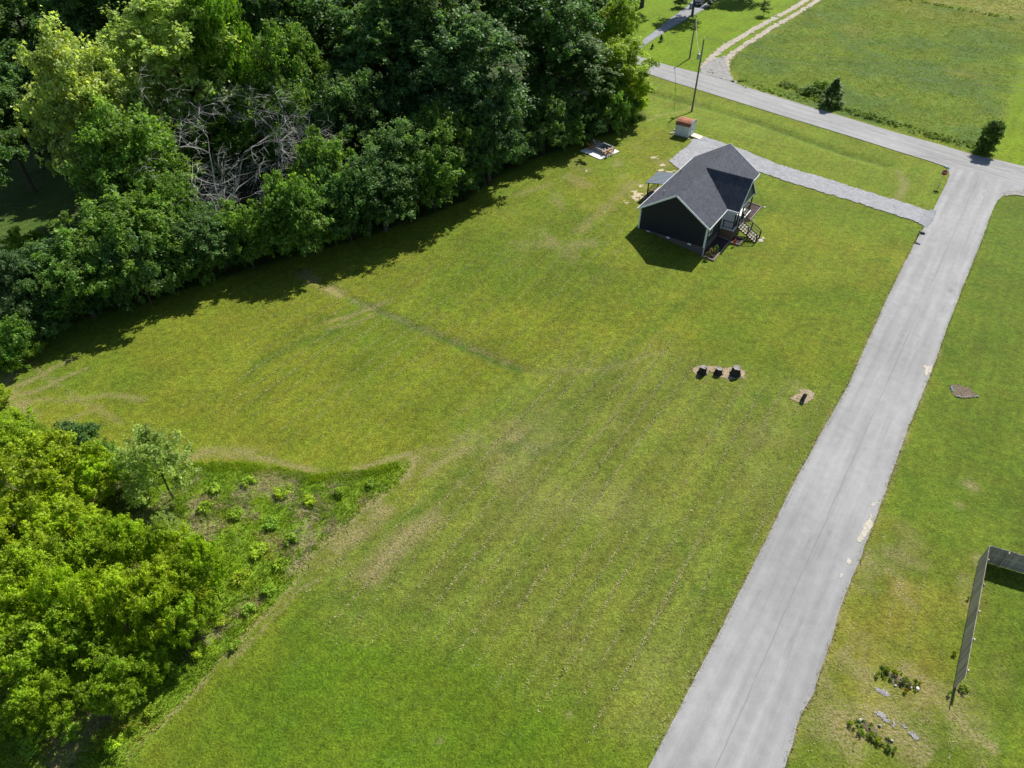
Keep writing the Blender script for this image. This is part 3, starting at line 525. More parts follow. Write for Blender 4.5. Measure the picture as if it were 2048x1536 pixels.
MB().box(5.4, 5.55, WY0 + 0.15, WY0 + 1.2, FZ, 3.95).build('porch_wall', M['siding_grey'], house)
MB().box(11.4, 11.55, WY0 + 0.15, WY0 + 1.2, FZ, 3.95).build('porch_wall', M['siding_grey'], house)
MB().box(WX0 + 0.15, WX1 - 0.15, WY1 - 0.15, WY1, FZ, 3.95).build('back_wall', M['siding'], house)
MB().add([(CX - CW + 0.25, CY + 0.2, EZ + 0.05), (CX + CW - 0.25, CY + 0.2, EZ + 0.05), (CX, CY + 0.2, RZ - 0.2), (CX - CW + 0.25, CY + 0.3, EZ + 0.05), (CX + CW - 0.25, CY + 0.3, EZ + 0.05), (CX, CY + 0.3, RZ - 0.2)],
    [(0, 1, 2), (5, 4, 3), (0, 3, 4, 1), (1, 4, 5, 2), (2, 5, 3, 0)]).build('porch_gable', M['siding_grey'], house)
MB().box(CX - CW + 0.1, CX + CW - 0.1, CY + 0.15, CY + 0.35, EZ - 0.22, EZ + 0.05).build('porch_beam', M['trim'], house)
MB().box(CX - CW + 0.1, CX + CW - 0.1, CY + 0.36, WY0 + 1.2, EZ - 0.16, EZ - 0.12).build('porch_ceiling', M['trim'], house)
# foundation
fz0 = -0.3
MB().box(WX0 + 0.06, WX0 + 0.22, WY0 + 0.06, WY1 - 0.06, fz0, FZ).build('foundation', M['found'], house)
MB().box(WX0 + 0.22, WX1 - 0.06, WY0 + 0.06, WY0 + 0.22, fz0, FZ).build('foundation', M['found'], house)
MB().box(WX0 + 0.22, WX1 - 0.06, WY1 - 0.22, WY1 - 0.06, fz0, FZ).build('foundation', M['found'], house)
MB().box(WX1 - 0.22, WX1 - 0.06, WY0 + 0.22, WY1 - 0.22, fz0, FZ).build('foundation', M['found'], house)
for y in (1.9, 4.6, 7.2): MB().box(WX0 + 0.03, WX0 + 0.07, y, y + 0.42, 1.02, 1.2).build('foundation_vent', M['trim'], house)
# white trim: fascia, rakes, corners
def fascia(a, b, w_=0.05, h_=0.2): MB().bar(a, b, w_, h_).build('fascia', M['trim'], house)
fascia((-0.02, -0.03, EZ - 0.1), (CX - CW - 0.05, -0.03, EZ - 0.1)); fascia((CX + CW + 0.05, -0.03, EZ - 0.1), (LX + 0.02, -0.03, EZ - 0.1)); fascia((-0.02, YB + 0.03, EZ - 0.1), (LX + 0.02, YB + 0.03, EZ - 0.1))
fascia((CX - CW - 0.03, 0, EZ - 0.1), (CX - CW - 0.03, CY, EZ - 0.1)); fascia((CX + CW + 0.03, 0, EZ - 0.1), (CX + CW + 0.03, CY, EZ - 0.1))
for x in (-0.03, LX + 0.03):
    for y in (-0.02, YB + 0.02): MB().bar((x, y, EZ - 0.09), (x, YR, RZ - 0.09), 0.05, 0.18, (1, 0, 0) if False else (0, 0, 1)).build('rake_board', M['trim'], house)
for s in (-1, 1): MB().bar((CX + s * (CW + 0.02), CY - 0.03, EZ - 0.09), (CX, CY - 0.03, RZ - 0.09), 0.05, 0.18).build('rake_board', M['trim'], house)
for x, y in ((WX0 - 0.02, WY0 - 0.02), (WX0 - 0.02, WY1 + 0.02), (WX1 + 0.02, WY0 - 0.02), (WX1 + 0.02, WY1 + 0.02)):
    MB().box(x - 0.07, x + 0.07, y - 0.07, y + 0.07, FZ - 0.03, EZ - 0.2).build('corner_board', M['trim'], house)
MB().box(5.42, 5.56, WY0 - 0.05, WY0 - 0.01, FZ, EZ - 0.2).build('corner_board', M['trim'], house)
MB().tube([(0.12, 0.06, EZ - 0.18), (0.2, 0.24, EZ - 0.5), (0.2, 0.24, 0.35), (0.15, 0.0, 0.15)], 0.05, 6).build('downspout', M['trim'], house)
def window(x0, x1, z0, z1, y=WY0 - 0.002, nx=-1):
    w_ = MB().box(x0, x1, y - 0.05, y - 0.02, z0, z1).build('window', M['glass'], house); e = 0.09
    f = MB(); f.box(x0 - e, x1 + e, y - 0.07, y, z1, z1 + e).box(x0 - e, x1 + e, y - 0.07, y, z0 - e, z0).box(x0 - e, x0, y - 0.07, y, z0, z1).box(x1, x1 + e, y - 0.07, y, z0, z1).box(x0, x1, y - 0.065, y - 0.03, (z0 + z1) / 2 - 0.02, (z0 + z1) / 2 + 0.02)
    f.build('frame', M['trim'], w_)
window(1.35, 2.15, 2.35, 3.35); window(13.2, 14.2, 2.0, 3.35); window(6.4, 7.3, 2.2, 3.4, WY0 + 1.198); window(9.6, 10.5, 2.2, 3.4, WY0 + 1.198)
dr = MB().box(8.0, 8.95, WY0 + 1.13, WY0 + 1.198, 1.52, 3.55).build('door', M['trim'], house); MB().box(8.06, 8.12, WY0 + 1.05, WY0 + 1.13, 2.45, 2.6).build('handle', M['black'], dr)
# porch and stairs
PZ = 1.5; PX0, PX1, PY = 5.5, 11.45, -1.22
MB().box(PX0, PX1, PY, WY0 - 0.02, -0.2, PZ - 0.1).build('porch_base', M['brick'], house)
MB().box(PX0 - 0.06, PX1 + 0.06, PY - 0.06, WY0 + 1.18, PZ - 0.1, PZ).build('porch_floor', M['concrete'], house)
for x in (PX0 + 0.12, 6.75, 8.35, PX1 - 0.12): MB().box(x - 0.07, x + 0.07, PY + 0.05, PY + 0.19, PZ, EZ - 0.2).build('porch_post', M['black'], house)
def railing(a, b, parent, n, hgt=0.92):
    a = Vector(a); b = Vector(b); r = MB(); up_ = Vector((0, 0, 1))
    r.bar(a + up_ * hgt, b + up_ * hgt, 0.06, 0.06).build('handrail', M['black'], parent); MB().bar(a + up_ * 0.12, b + up_ * 0.12, 0.04, 0.05).build('bottom_rail', M['black'], parent)
    for i in range(1, n):
        p = a.lerp(b, i / n); MB().bar(p + up_ * 0.145, p + up_ * (hgt - 0.03), 0.022, 0.022, (1, 0, 0)).build('baluster', M['black'], parent)
pr = MB().box(PX0 + 0.03, PX0 + 0.09, WY0 - 0.3, WY0 - 0.2, PZ, PZ + 0.95).build('porch_railing', M['black'], house)
railing((PX0 + 0.12, PY + 0.12, PZ), (6.75, PY + 0.12, PZ), pr, 9); railing((8.35, PY + 0.12, PZ), (PX1 - 0.12, PY + 0.12, PZ), pr, 22); railing((PX0 + 0.12, PY + 0.2, PZ), (PX0 + 0.12, WY0 - 0.05, PZ), pr, 10)
SX0, SX1 = 6.88, 8.22; NS = 8; run = 0.31; rise = PZ / (NS + 1)
stairs = MB().bar((SX0 + 0.1, PY - 0.06, PZ - 0.3), (SX0 + 0.1, PY - 0.06 - run * NS - 0.1, -0.08), 0.06, 0.2).bar((SX1 - 0.1, PY - 0.06, PZ - 0.3), (SX1 - 0.1, PY - 0.06 - run * NS - 0.1, -0.08), 0.06, 0.2).build('stairs', M['black'], house)
for i in range(NS):
    z = PZ - rise * (i + 1); y = PY - 0.08 - run * i; MB().box(SX0 - 0.08, SX1 + 0.08, y - run * 0.8, y, z - 0.05, z).build('tread', M['tread'], stairs)
ys0, ys1 = PY - 0.1, PY - 0.1 - run * NS
for x in (SX0, SX1):
    a, b = Vector((x, ys0, PZ + 0.0)), Vector((x, ys1, 0.12))
    for hh_, w_, nm in ((0.95, 0.08, 'handrail'), (0.55, 0.05, 'middle_rail'), (0.15, 0.06, 'bottom_rail')): MB().bar(a + Vector((0, 0, hh_)), b + Vector((0, 0, hh_)), w_, w_).build(nm, M['black'], stairs)
    for tt in (0.0, 0.52, 1.0):
        p = a.lerp(b, tt); MB().box(x - 0.065, x + 0.065, p.y - 0.065, p.y + 0.065, p.z - (0.3 if tt < 1 else 0.12), p.z + 1.02).build('newel_post', M['black'], stairs)
# covered back porch
bp = MB().box(7.95, 11.35, WY1 + 0.03, 11.35, 1.05, 1.3).build('back_porch', M['timber'], house)
MB().add([(7.75, 8.9, 3.72), (11.55, 8.9, 3.72), (11.55, 11.6, 3.2), (7.75, 11.6, 3.2), (7.75, 8.9, 3.66), (11.55, 8.9, 3.66), (11.55, 11.6, 3.14), (7.75, 11.6, 3.14)], [(0, 3, 2, 1)[::-1], (4, 5, 6, 7)[::-1], (0, 1, 5, 4), (1, 2, 6, 5), (2, 3, 7, 6), (3, 0, 4, 7)]).build('metal_roof', M['metalroof'], bp)
for k in range(10):
    x = 7.8 + k * 0.41; MB().bar((x, 8.9, 3.735), (x, 11.6, 3.215), 0.04, 0.03).build('roof_rib', M['metalroof'], bp)
for x in (8.0, 11.3): MB().box(x - 0.06, x + 0.06, 11.15, 11.27, 1.25, 3.15).build('post', M['black'], bp)
railing((8.0, 11.2, 1.3), (11.3, 11.2, 1.3), bp, 14); railing((8.0, 8.8, 1.3), (8.0, 11.2, 1.3), bp, 12)
MB().box(8.6, 9.9, 10.1, 10.5, 1.72, 1.8).box(8.65, 8.75, 10.15, 10.45, 1.3, 1.72).box(9.75, 9.85, 10.15, 10.45, 1.3, 1.72).build('bench', M['trim'], bp)
# beds in front of the house
def bed(x0, x1, y0, y1, label, open_back=True):
    x, y = to_xy(x0, y0); b = empty('flower_bed', (x, y, 0), HA, label, 'flower bed', 'mulched beds along the house front'); L_, W_ = x1 - x0, y1 - y0
    zz = lambda u, v: float(height(*to_xy(x0 + u, y0 + v)))
    MB().add([(0.05, 0.05, 0.14), (L_ - 0.05, 0.05, 0.14), (L_ - 0.05, W_, 0.12 + zz(L_, W_)), (0.05, W_, 0.12 + zz(0, W_))], [(0, 1, 2, 3)]).build('mulch', M['mulch'], b)
    n = max(1, int(L_ / 2.4)); st = L_ / n
    for i in range(n): MB().bar((i * st + 0.01, 0, 0.1), ((i + 1) * st - 0.01, 0, 0.1), 0.1, 0.26).build('edging_board', M['timber'], b, 0.01)
    for xx in (0.0, L_): MB().bar((xx, 0.06, 0.1), (xx, W_, 0.1 + zz(xx, W_)), 0.1, 0.26).build('edging_board', M['timber'], b, 0.01)
    return b
bed(0.1, 5.4, -1.15, WY0, 'long dark mulch bed with timber edge at the near corner of the house'); bed(5.05, 6.7, -2.4, PY - 0.05, 'small dark mulch bed with timber edge left of the front stairs'); bed(8.55, 15.8, -1.95 + 0.5, PY - 0.02 + 0.0 if False else -0.2, 'dark mulch bed with timber edge right of the front stairs') if False else bed(11.55, 15.8, -1.45, WY0, 'dark mulch bed with timber edge right of the front porch')
def pebble_mesh(seed, m, sx=1, sy=1, sz=0.7):
    bm = bmesh.new(); bmesh.ops.create_icosphere(bm, subdivisions=2, radius=0.5); r = random.Random(seed)
    for v in bm.verts: v.co *= 1 + r.uniform(-0.14, 0.14); v.co.x *= sx; v.co.y *= sy; v.co.z *= sz
    me = bpy.data.meshes.new('stone'); bm.to_mesh(me); bm.free(); me.materials.append(m); return me
for (u, v, s, lb) in ((7.7, -4.15, 0.9, 'pale tan stepping stone at the foot of the front stairs'), (8.4, -4.2, 0.6, 'second pale tan stepping stone beyond the stair foot'), (12.0, -1.75, 0.35, 'small tan stepping stone beside the right mulch bed'), (16.1, -1.8, 0.45, 'tan stepping stone past the far end of the right mulch bed')):
    x, y = to_xy(u, v); tag(inst('stepping_stone', pebble_mesh(int(u * 10), M['tread'], 1, 0.7, 0.16), None, (x, y, float(height(x, y)) + 0.02), (0, 0, HA + random.uniform(-0.4, 0.4)), (s, s, 1)), lb, 'stone', 'stepping stones by the front stairs')

# ------------------------------------------------------------------ shed, ramp, pole side things
sx, sy, sz = at(1376, 276, 0.1); S_A = math.radians(56.4)
shed = empty('garden_shed', (sx, sy, sz - 0.1), S_A, 'pale blue metal garden shed with rusty barrel roof', 'shed')
SW, SL, SH = 2.45, 2.2, 1.7       # local x: along front (away), local y: to the back-left
MB().box(0, SW, 0, SL, 0.0, 0.16).build('base', M['timber'], shed)
def ribbed(x0, y0, x1, y1, z0, z1, n, name):
    b = MB(); d = Vector((x1 - x0, y1 - y0, 0)); L_ = d.length; d.normalize(); nn = Vector((d.y, -d.x, 0)); P = []
    for i in range(n * 4 + 1):
        q = i % 4; off = 0.02 if q in (1, 2) else 0.0; P.append(Vector((x0, y0, 0)) + d * (L_ * i / (n * 4)) + nn * off)
    vs_ = [(p.x, p.y, z0) for p in P] + [(p.x, p.y, z1) for p in P]; k = len(P)
    b.add(vs_, [(i, i + 1, k + i + 1, k + i) for i in range(k - 1)]); return b.build(name, M['shed'], shed)
ribbed(0, SL, 0, 0, 0.16, SH, 10, 'wall'); ribbed(SW, 0, SW, SL, 0.16, SH, 10, 'wall'); ribbed(SW, SL, 0, SL, 0.16, SH, 9, 'wall')
prof = [(0.0, SH), (0.28, SH + 0.34), (0.65, SH + 0.52), (SW / 2, SH + 0.62), (SW - 0.65, SH + 0.52), (SW - 0.28, SH + 0.34), (SW, SH)]
fw = [(0, 0.16), (SW, 0.16)] + [(x, z) for x, z in prof[::-1]]
MB().add([(x, 0, z) for x, z in fw] + [(x, 0.04, z) for x, z in fw], [tuple(range(len(fw))), tuple(range(len(fw), 2 * len(fw)))[::-1]]).build('front_wall', M['shed'], shed)
MB().add([(x, SL, z) for x, z in prof], [tuple(range(len(prof)))]).build('gable', M['shed'], shed)
for x0, x1 in ((0.52, 1.14), (1.16, 1.78)):
    d = MB().box(x0, x1, -0.05, -0.01, 0.2, SH + 0.2).build('door', M['shed'], shed); MB().box(x0 + (0.5 if x0 < 1 else 0.06), x0 + (0.54 if x0 < 1 else 0.1), -0.09, -0.05, 0.95, 1.15).build('handle', M['black'], d)
for x in (0.47, 1.79): MB().box(x, x + 0.05, -0.04, -0.005, 0.18, SH + 0.22).build('door_track', M['black'], shed)
rp = [(-0.06, SH - 0.04)] + [(x, z + 0.04) for x, z in prof] + [(SW + 0.06, SH - 0.04)]
rf = MB(); ny2 = 33
for j in range(ny2):
    y = -0.08 + (SL + 0.16) * j / (ny2 - 1); o_ = 0.02 if j % 4 in (1, 2) else 0.0
    rf.v += [(x, y, z + o_) for x, z in rp]
k = len(rp); rf.f = [(j * k + i, j * k + i + 1, (j + 1) * k + i + 1, (j + 1) * k + i) for j in range(ny2 - 1) for i in range(k - 1)]
shr = rf.build('roof', M['rust'], shed)
edge = MB()
for i in range(len(rp) - 1): edge.bar((rp[i][0], -0.1, rp[i][1]), (rp[i + 1][0], -0.1, rp[i + 1][1]), 0.03, 0.09)
edge.build('roof_trim', M['shed'], shr)
rx, ry = sx + 0.55 * math.cos(S_A) + 0.14 * math.sin(S_A), sy + 0.55 * math.sin(S_A) - 0.14 * math.cos(S_A)
ramp = empty('ramp', (rx, ry, sz - 0.1), S_A, 'pale plywood ramp in front of the shed doors', 'ramp')
MB().add([(0, 0, 0.3), (1.3, 0, 0.3), (1.3, -1.5, 0.1), (0, -1.5, 0.1), (0, 0, 0.26), (1.3, 0, 0.26), (1.3, -1.5, 0.06), (0, -1.5, 0.06)], [(0, 3, 2, 1), (4, 5, 6, 7), (0, 1, 5, 4), (1, 2, 6, 5), (2, 3, 7, 6), (3, 0, 4, 7)]).build('deck_board', M['plywood'], ramp)
for x in (0.1, 1.1): MB().box(x, x + 0.1, -0.9, -0.1, 0.0, 0.13).build('support', M['timber'], ramp)
for i, (px, py, s) in enumerate(((1343, 268, 0.4), (1349, 261, 0.35), (1347, 266, 0.3), (1377, 279, 0.25))):
    x, y, z = at(px, py); b = MB().box(-s / 2, s / 2, -s / 3, s / 3, 0, s * 0.5)
    tag(b.build('concrete_block', M['stone'], None, 0.02), ['pale block lying left of the shed', 'pale block standing at the far left corner of the shed', 'small pale block between two others beside the shed', 'small pale block under the near corner of the shed'][i], 'block', 'loose blocks around the shed').location = (x, y, z)
    C.objects[-1].rotation_euler = (0, 0, i * 0.8)

# ------------------------------------------------------------------ fire pit patio and chairs
pA, pB, pC, pD = [Vector(at(*q, 0.08)) for q in ((1166.5, 299.5), (1200, 319), (1239, 303), (1203, 285))]
pu = (pC - pB); pl = pu.length; pu.normalize(); pang = math.atan2(pu.y, pu.x); pw = (pA - pB).length; pz = float(height(*((pA + pC) / 2).xy)) - 0.02
pw = min(pw, 4.4)
pat = MB().box(0, pl, 0, pw, -0.1, 0.13).build('patio', M['concrete']); pat.location = (pB.x, pB.y, pz); pat.rotation_euler = (0, 0, pang); tag(pat, 'white concrete patio slab by the wood edge', 'patio', kind='structure')
fpx, fpy = at(1208, 300, 0.2)[:2]
pit = empty('fire_pit', (fpx, fpy, pz + 0.13), pang, 'square grey block fire pit on the white patio', 'fire pit')
bme = MB().box(-0.195, 0.195, -0.1, 0.1, 0, 0.19).mesh('block', M['block']); Q = 0.98
for c in range(3):
    for sde in range(4):
        for i in range(5):
            q = -0.78 + i * 0.4 + (0.0 if c % 2 else 0.0); px_, py_ = ((q, -Q), (Q, q), (-q, Q), (-Q, -q))[sde]
            if sde in (1, 3): px_, py_ = (Q if sde == 1 else -Q), (q if sde == 1 else -q)
            inst('block', bme, pit, (px_ + random.uniform(-.008, .008), py_ + random.uniform(-.008, .008), c * 0.195), (0, 0, (math.pi / 2 if sde in (1, 3) else 0)))
MB().box(-0.85, 0.85, -0.85, 0.85, 0.0, 0.06).build('ash_bed', M['mulch'], pit)
MB().bar((-0.3, -0.4, 0.12), (0.35, 0.1, 0.2), 0.14, 0.14).build('log', M['cut'], pit)
def chair(px, py, ang, wood, label):
    x, y, z = at(px, py, 0.15); ch = empty('adirondack_chair', (x, y, pz + 0.13), ang, label, 'chair', 'chairs around the fire pit')     # faces +x
    for s in (-1, 1):
        MB().box(0.28, 0.36, s * 0.3 - 0.03, s * 0.3 + 0.03, 0, 0.56).build('leg', wood, ch)
        MB().bar((0.34, s * 0.27, 0.36), (-0.5, s * 0.27, 0.05), 0.035, 0.11).build('leg', wood, ch)
        MB().box(-0.35, 0.42, s * 0.33 - 0.07, s * 0.33 + 0.07, 0.56, 0.59).build('armrest', wood, ch)
    for i in range(5):
        t_ = i / 4; MB().box(0.3 - 0.13 * i - 0.055, 0.3 - 0.13 * i + 0.055, -0.26, 0.26, 0.405 - 0.045 * i, 0.43 - 0.045 * i).build('seat_slat', wood, ch)
    for i in range(5):
        o_ = (i - 2) * 0.11; MB().bar((-0.22, o_ * 0.9, 0.24), (-0.62, o_ * 1.12, 1.02 - abs(i - 2) * 0.06), 0.1, 0.022, (1, 0, 0.5)).build('back_slat', wood, ch)
    MB().bar((-0.36, -0.3, 0.53), (-0.36, 0.3, 0.53), 0.05, 0.05).build('back_rail', wood, ch)
    return ch
chair(1183, 297.5, pang - 0.75 + 0.4, M['orange'], 'rusty orange wooden lawn chair at the far left of the fire pit'); chair(1194, 291, pang - 1.3 + 0.3, M['greywood'], 'pale grey wooden lawn chair behind the fire pit')
chair(1211, 309, pang + 1.7, M['tan'], 'tan wooden lawn chair at the near side of the fire pit'); chair(1220, 306, pang + 2.1, M['tan'], 'tan wooden lawn chair at the right side of the fire pit')

# ------------------------------------------------------------------ utility poles and wires
def pole(px, py, H_, tr, label):
    x, y, z = at(px, py); p = empty('utility_pole', (x, y, z), 0, label, 'utility pole', 'wooden utility poles')
    MB().tube([(0, 0, -0.3), (0, 0, H_ * 0.5), (0, 0, H_)], [0.16, 0.135, 0.1], 10).build('shaft', M['pole'], p)
    if tr:
        t_ = MB().lathe([(0.05, 0), (0.24, 0.02), (0.24, 0.75), (0.2, 0.82), (0.06, 0.86)], 14, (-0.42, -0.05, H_ - 2.9)).build('transformer', M['steel'], p, smooth=False)
        MB().tube([(-0.42, -0.05, H_ - 2.05), (-0.42, -0.05, H_ - 1.75)], 0.05, 8).build('bushing', M['white'], t_); MB().bar((-0.2, -0.03, H_ - 2.4), (0, 0, H_ - 2.4), 0.06, 0.1).build('bracket', M['steel'], t_)
        MB().bar((0.05, 0, H_ - 1.9), (0.35, 0.1, H_ - 1.6), 0.06, 0.06).build('cutout', M['white'], p); MB().tube([(0, 0, H_), (0, 0, H_ + 0.25)], [0.04, 0.06], 8).build('insulator', M['white'], p)
        MB().bar((0.12, -0.02, H_ - 3.2), (0.2, -0.02, H_ - 3.0), 0.12, 0.12).build('clamp', M['steel'], p)
    else: MB().bar((0, -0.18, H_ - 0.3), (0, 0.18, H_ - 0.3), 0.05, 0.05).build('clamp', M['steel'], p)
    return (x, y, z)
P1 = pole(1383.5, 222.6, 11.0, True, 'tall utility pole with grey transformer beside the shed'); P2 = pole(1379, 117, 7.6, False, 'shorter plain utility pole across the road by the far driveway')
def wire(a, b, sag, r, label, n=24):
    a = Vector(a); b = Vector(b); pts = [a.lerp(b, i / n) - Vector((0, 0, 4 * sag * (i / n) * (1 - i / n))) for i in range(n + 1)]
    tag(MB().tube(pts, r, 5).build('power_line', M['wire']), label, 'wire', 'overhead wires')
wire((P1[0], P1[1], P1[2] + 8.3), (P2[0], P2[1], P2[2] + 7.3), 1.0, 0.03, 'slack cable between the two utility poles')
farx, fary = at(2330, 330)[:2]
wire((P1[0], P1[1], P1[2] + 11.2), (farx, fary, 10.8), 1.2, 0.016, 'upper overhead wire running right from the tall pole over the field'); wire((P1[0], P1[1], P1[2] + 9.7), (farx, fary, 9.3), 1.2, 0.018, 'lower overhead wire running right from the tall pole over the field')

# ------------------------------------------------------------------ stop sign and mailbox
x, y, z = at(1877.6, 372.5); face = math.atan2(-SU, -CU)            # faces back down the main road
st = empty('stop_sign', (x, y, z), face, 'red octagonal stop sign on a thin post at the junction', 'sign')
MB().box(-0.03, 0.03, -0.03, 0.03, -0.1, 2.55).build('post', M['steel'], st)
R8 = 0.40; oc = [(R8 * math.cos(math.pi / 8 + k * math.pi / 4), R8 * math.sin(math.pi / 8 + k * math.pi / 4)) for k in range(8)]
def octo(r, x0, x1): 
    o8 = [(a_ * r / R8, b_ * r / R8) for a_, b_ in oc]; return MB().add([(x0, a_, 1.95 + b_) for a_, b_ in o8] + [(x1, a_, 1.95 + b_) for a_, b_ in o8], [tuple(range(8))[::-1], tuple(range(8, 16))] + [(i, (i + 1) % 8, 8 + (i + 1) % 8, 8 + i) for i in range(8)])
pl_ = octo(0.40, 0.031, 0.036).build('plate', M['white'], st); octo(0.375, 0.0362, 0.039).build('red_face', M['red'], pl_)
cu = bpy.data.curves.new('stop_text', 'FONT'); cu.body = 'STOP'; cu.size = 0.30; cu.align_x = 'CENTER'; cu.align_y = 'CENTER'; cu.extrude = 0.001
to = bpy.data.objects.new('tmp_text', cu); C.objects.link(to); bpy.context.view_layer.update(); tm = bpy.data.meshes.new_from_object(to); bpy.data.objects.remove(to); tm.materials.clear(); tm.materials.append(M['white'])
inst('lettering', tm, pl_, (0.0412, 0, 1.95), (math.pi / 2, 0, math.pi / 2))
for a_, zz in ((0.0, 2.46), (math.pi / 2, 2.64)):
    m_ = Matrix.Rotation(a_, 4, 'Z'); MB().box(-0.35, 0.35, -0.008, 0.008, zz - 0.08, zz + 0.08, m_).build('street_name_plate', M['green'], st)
x, y, z = at(1832, 480); mb = empty('mailbox', (x, y, z), HA - math.pi / 2, 'black mailbox on a post at the road edge', 'mailbox')
MB().box(-0.05, 0.05, -0.05, 0.05, -0.1, 1.3).build('post', M['black'], mb); MB().box(-0.12, 0.62, -0.04, 0.04, 0.88, 0.96).bar((0.0, 0, 0.55), (0.4, 0, 0.9), 0.05, 0.05).build('arm', M['black'], mb)
pf = [(-0.1, 0), (0.1, 0), (0.1, 0.14), (0.075, 0.2), (0, 0.235), (-0.075, 0.2), (-0.1, 0.14)]
bx = MB().add([(0.08, a_, 0.97 + b_) for a_, b_ in pf] + [(0.62, a_, 0.97 + b_) for a_, b_ in pf], [tuple(range(7))[::-1], tuple(range(7, 14))] + [(i, (i + 1) % 7, 7 + (i + 1) % 7, 7 + i) for i in range(7)]).build('box', M['black'], mb)
MB().box(0.622, 0.64, -0.095, 0.095, 0.98, 1.15).build('door', M['steel'], bx); MB().box(0.3, 0.34, 0.102, 0.112, 1.1, 1.35).build('flag', M['red'], bx)

# ------------------------------------------------------------------ stumps, stones
def stump(px, py, r, h, seed, label):
    x, y, z = at(px, py); rr = random.Random(seed); s = empty('tree_stump', (x, y, z), rr.uniform(0, 6), label, 'stump', 'black stumps in the wood chip strip'); n = 14
    k = [1 + rr.uniform(-0.13, 0.13) for _ in range(n)]; lv = [(1.45, -0.06), (1.12, 0.16), (0.98, 0.5), (0.92, 1.0)]
    vs_ = [(r * f * (k[i] if j > 0 else k[i] * rr.uniform(0.85, 1.2)) * math.cos(2 * math.pi * i / n), r * f * k[i] * math.sin(2 * math.pi * i / n), h * zz + (rr.uniform(-0.05, 0.07) if j == 3 else 0)) for j, (f, zz) in enumerate(lv) for i in range(n)]
    MB().add(vs_, [(j * n + i, j * n + (i + 1) % n, (j + 1) * n + (i + 1) % n, (j + 1) * n + i) for j in range(3) for i in range(n)]).build('bark', M['stump'], s)
    top = [tuple(Vector(v) * 1 for v in [p])[0] for p in vs_[-n:]]; MB().add([(p[0] * 0.97, p[1] * 0.97, p[2] - 0.01) for p in top] + [(0, 0, h * 0.97)], [(i, (i + 1) % n, n) for i in range(n)]).build('cut_face', M['cut'], s)
stump(1404, 746, 0.36, 0.78, 1, 'black tree stump at the left end of the wood chip strip'); stump(1436, 747, 0.33, 0.62, 2, 'smallest black tree stump, middle of the wood chip strip'); stump(1470, 749, 0.42, 0.85, 3, 'widest black tree stump at the right end of the wood chip strip')
x, y, z = at(1606, 800); tag(inst('standing_stone', pebble_mesh(5, M['darkstone'], 0.8, 0.65, 1.5), None, (x, y, z + 0.36), (0.1, 0.15, 0.5), (0.62, 0.62, 0.62)), 'glossy dark upright stone in the round wood chip bed', 'stone')
rocks = [(1902 + i * 0.9, 776 + i * 3.2, 0.2, M['bluestone'], ['upper', 'middle', 'lower'][i] + ' blue grey stone on the left rim of the soil hollow') for i in range(3)] + [(1913 + i * 5.2, 792 + (3.5 if 1 < i < 6 else 1.5) + random.uniform(-1, 1), random.uniform(0.14, 0.26), M['stone'], 'first second third fourth fifth sixth seventh eighth last'.split()[i] + ' pale stone from the left on the lower rim of the soil hollow') for i in range(9)]
rocks += [(1834, 1378, 0.28, M['stone_pale'], 'white oval stone at the right end of the upper weeds'), (1790, 1372, 0.18, M['stone'], 'pale stone at the lower left of the upper soil patch'), (1785, 1352, 0.15, M['stone'], 'pale stone at the top of the upper soil patch'), (1720, 1441, 0.26, M['stone'], 'flat tan stone at the left of the lower weeds'), (1759, 1452, 0.2, M['block'], 'grey stone among the lower weeds'), (1783, 1482, 0.22, M['stone'], 'small tan stone at the end of the lower soil strip'), (1820, 1376, 0.22, M['stone'], 'small tan stone beside the white oval stone')]
pms = {}
for i, (px, py, s, m, lb) in enumerate(rocks):
    key = (m.name, i % 3); pms.setdefault(key, pebble_mesh(i + 3, m, 1, 0.75, 0.6)); x, y, z = at(px, py)
    tag(inst('stone', pms[key], None, (x, y, z + s * 0.2 + 0.03), (0, 0, random.uniform(0, 3)), (s, s, s)), lb, 'stone', 'stones along the soil hollows')

# ------------------------------------------------------------------ board fence
FH = 1.83; cT = Vector((*flat(1979.5, 1090.5, FH), 0)); eT = Vector((*flat(1931, 1352, FH), 0)); nT = Vector((*flat(2048, 1111, FH), 0)); nT = cT + (nT - cT) * 2.6
def fence(a, b, side, label):
    d = b - a; L_ = d.length; ang = math.atan2(d.y, d.x); f = empty('board_fence', (a.x, a.y, 0), ang, label, 'fence', 'weathered wooden board fences')
    n = int(L_ / 0.146); ms = [MB().add([(0, 0, 0.03), (0.139, 0, 0.03), (0.139, 0.019, 0.03), (0, 0.019, 0.03), (0, 0, h), (0.139, 0, h), (0.139, 0.019, h), (0, 0.019, h)], [(0, 3, 2, 1), (4, 5, 6, 7), (0, 1, 5, 4), (1, 2, 6, 5), (2, 3, 7, 6), (3, 0, 4, 7)]).mesh('picket', M['fence']) for h in (FH, FH - 0.012, FH + 0.01)]
    for i in range(n): inst('picket', ms[random.randrange(3)], f, (i * 0.146, random.uniform(0, 0.006), 0), (0, 0, random.uniform(-0.02, 0.02)))
    y0, y1 = (0.028, 0.066) if side > 0 else (-0.045, -0.008)
    for zr in (0.3, 0.95, 1.55): MB().box(0.0, L_, y0, y1, zr, zr + 0.09).build('rail', M['fence'], f)
    yp0, yp1 = (0.068, 0.165) if side > 0 else (-0.145, -0.048)
    for x in np.arange(1.2, L_, 2.4): MB().box(x, x + 0.095, yp0, yp1, -0.2, FH - 0.05 + random.uniform(-0.05, 0.08)).build('post', M['fence'], f)
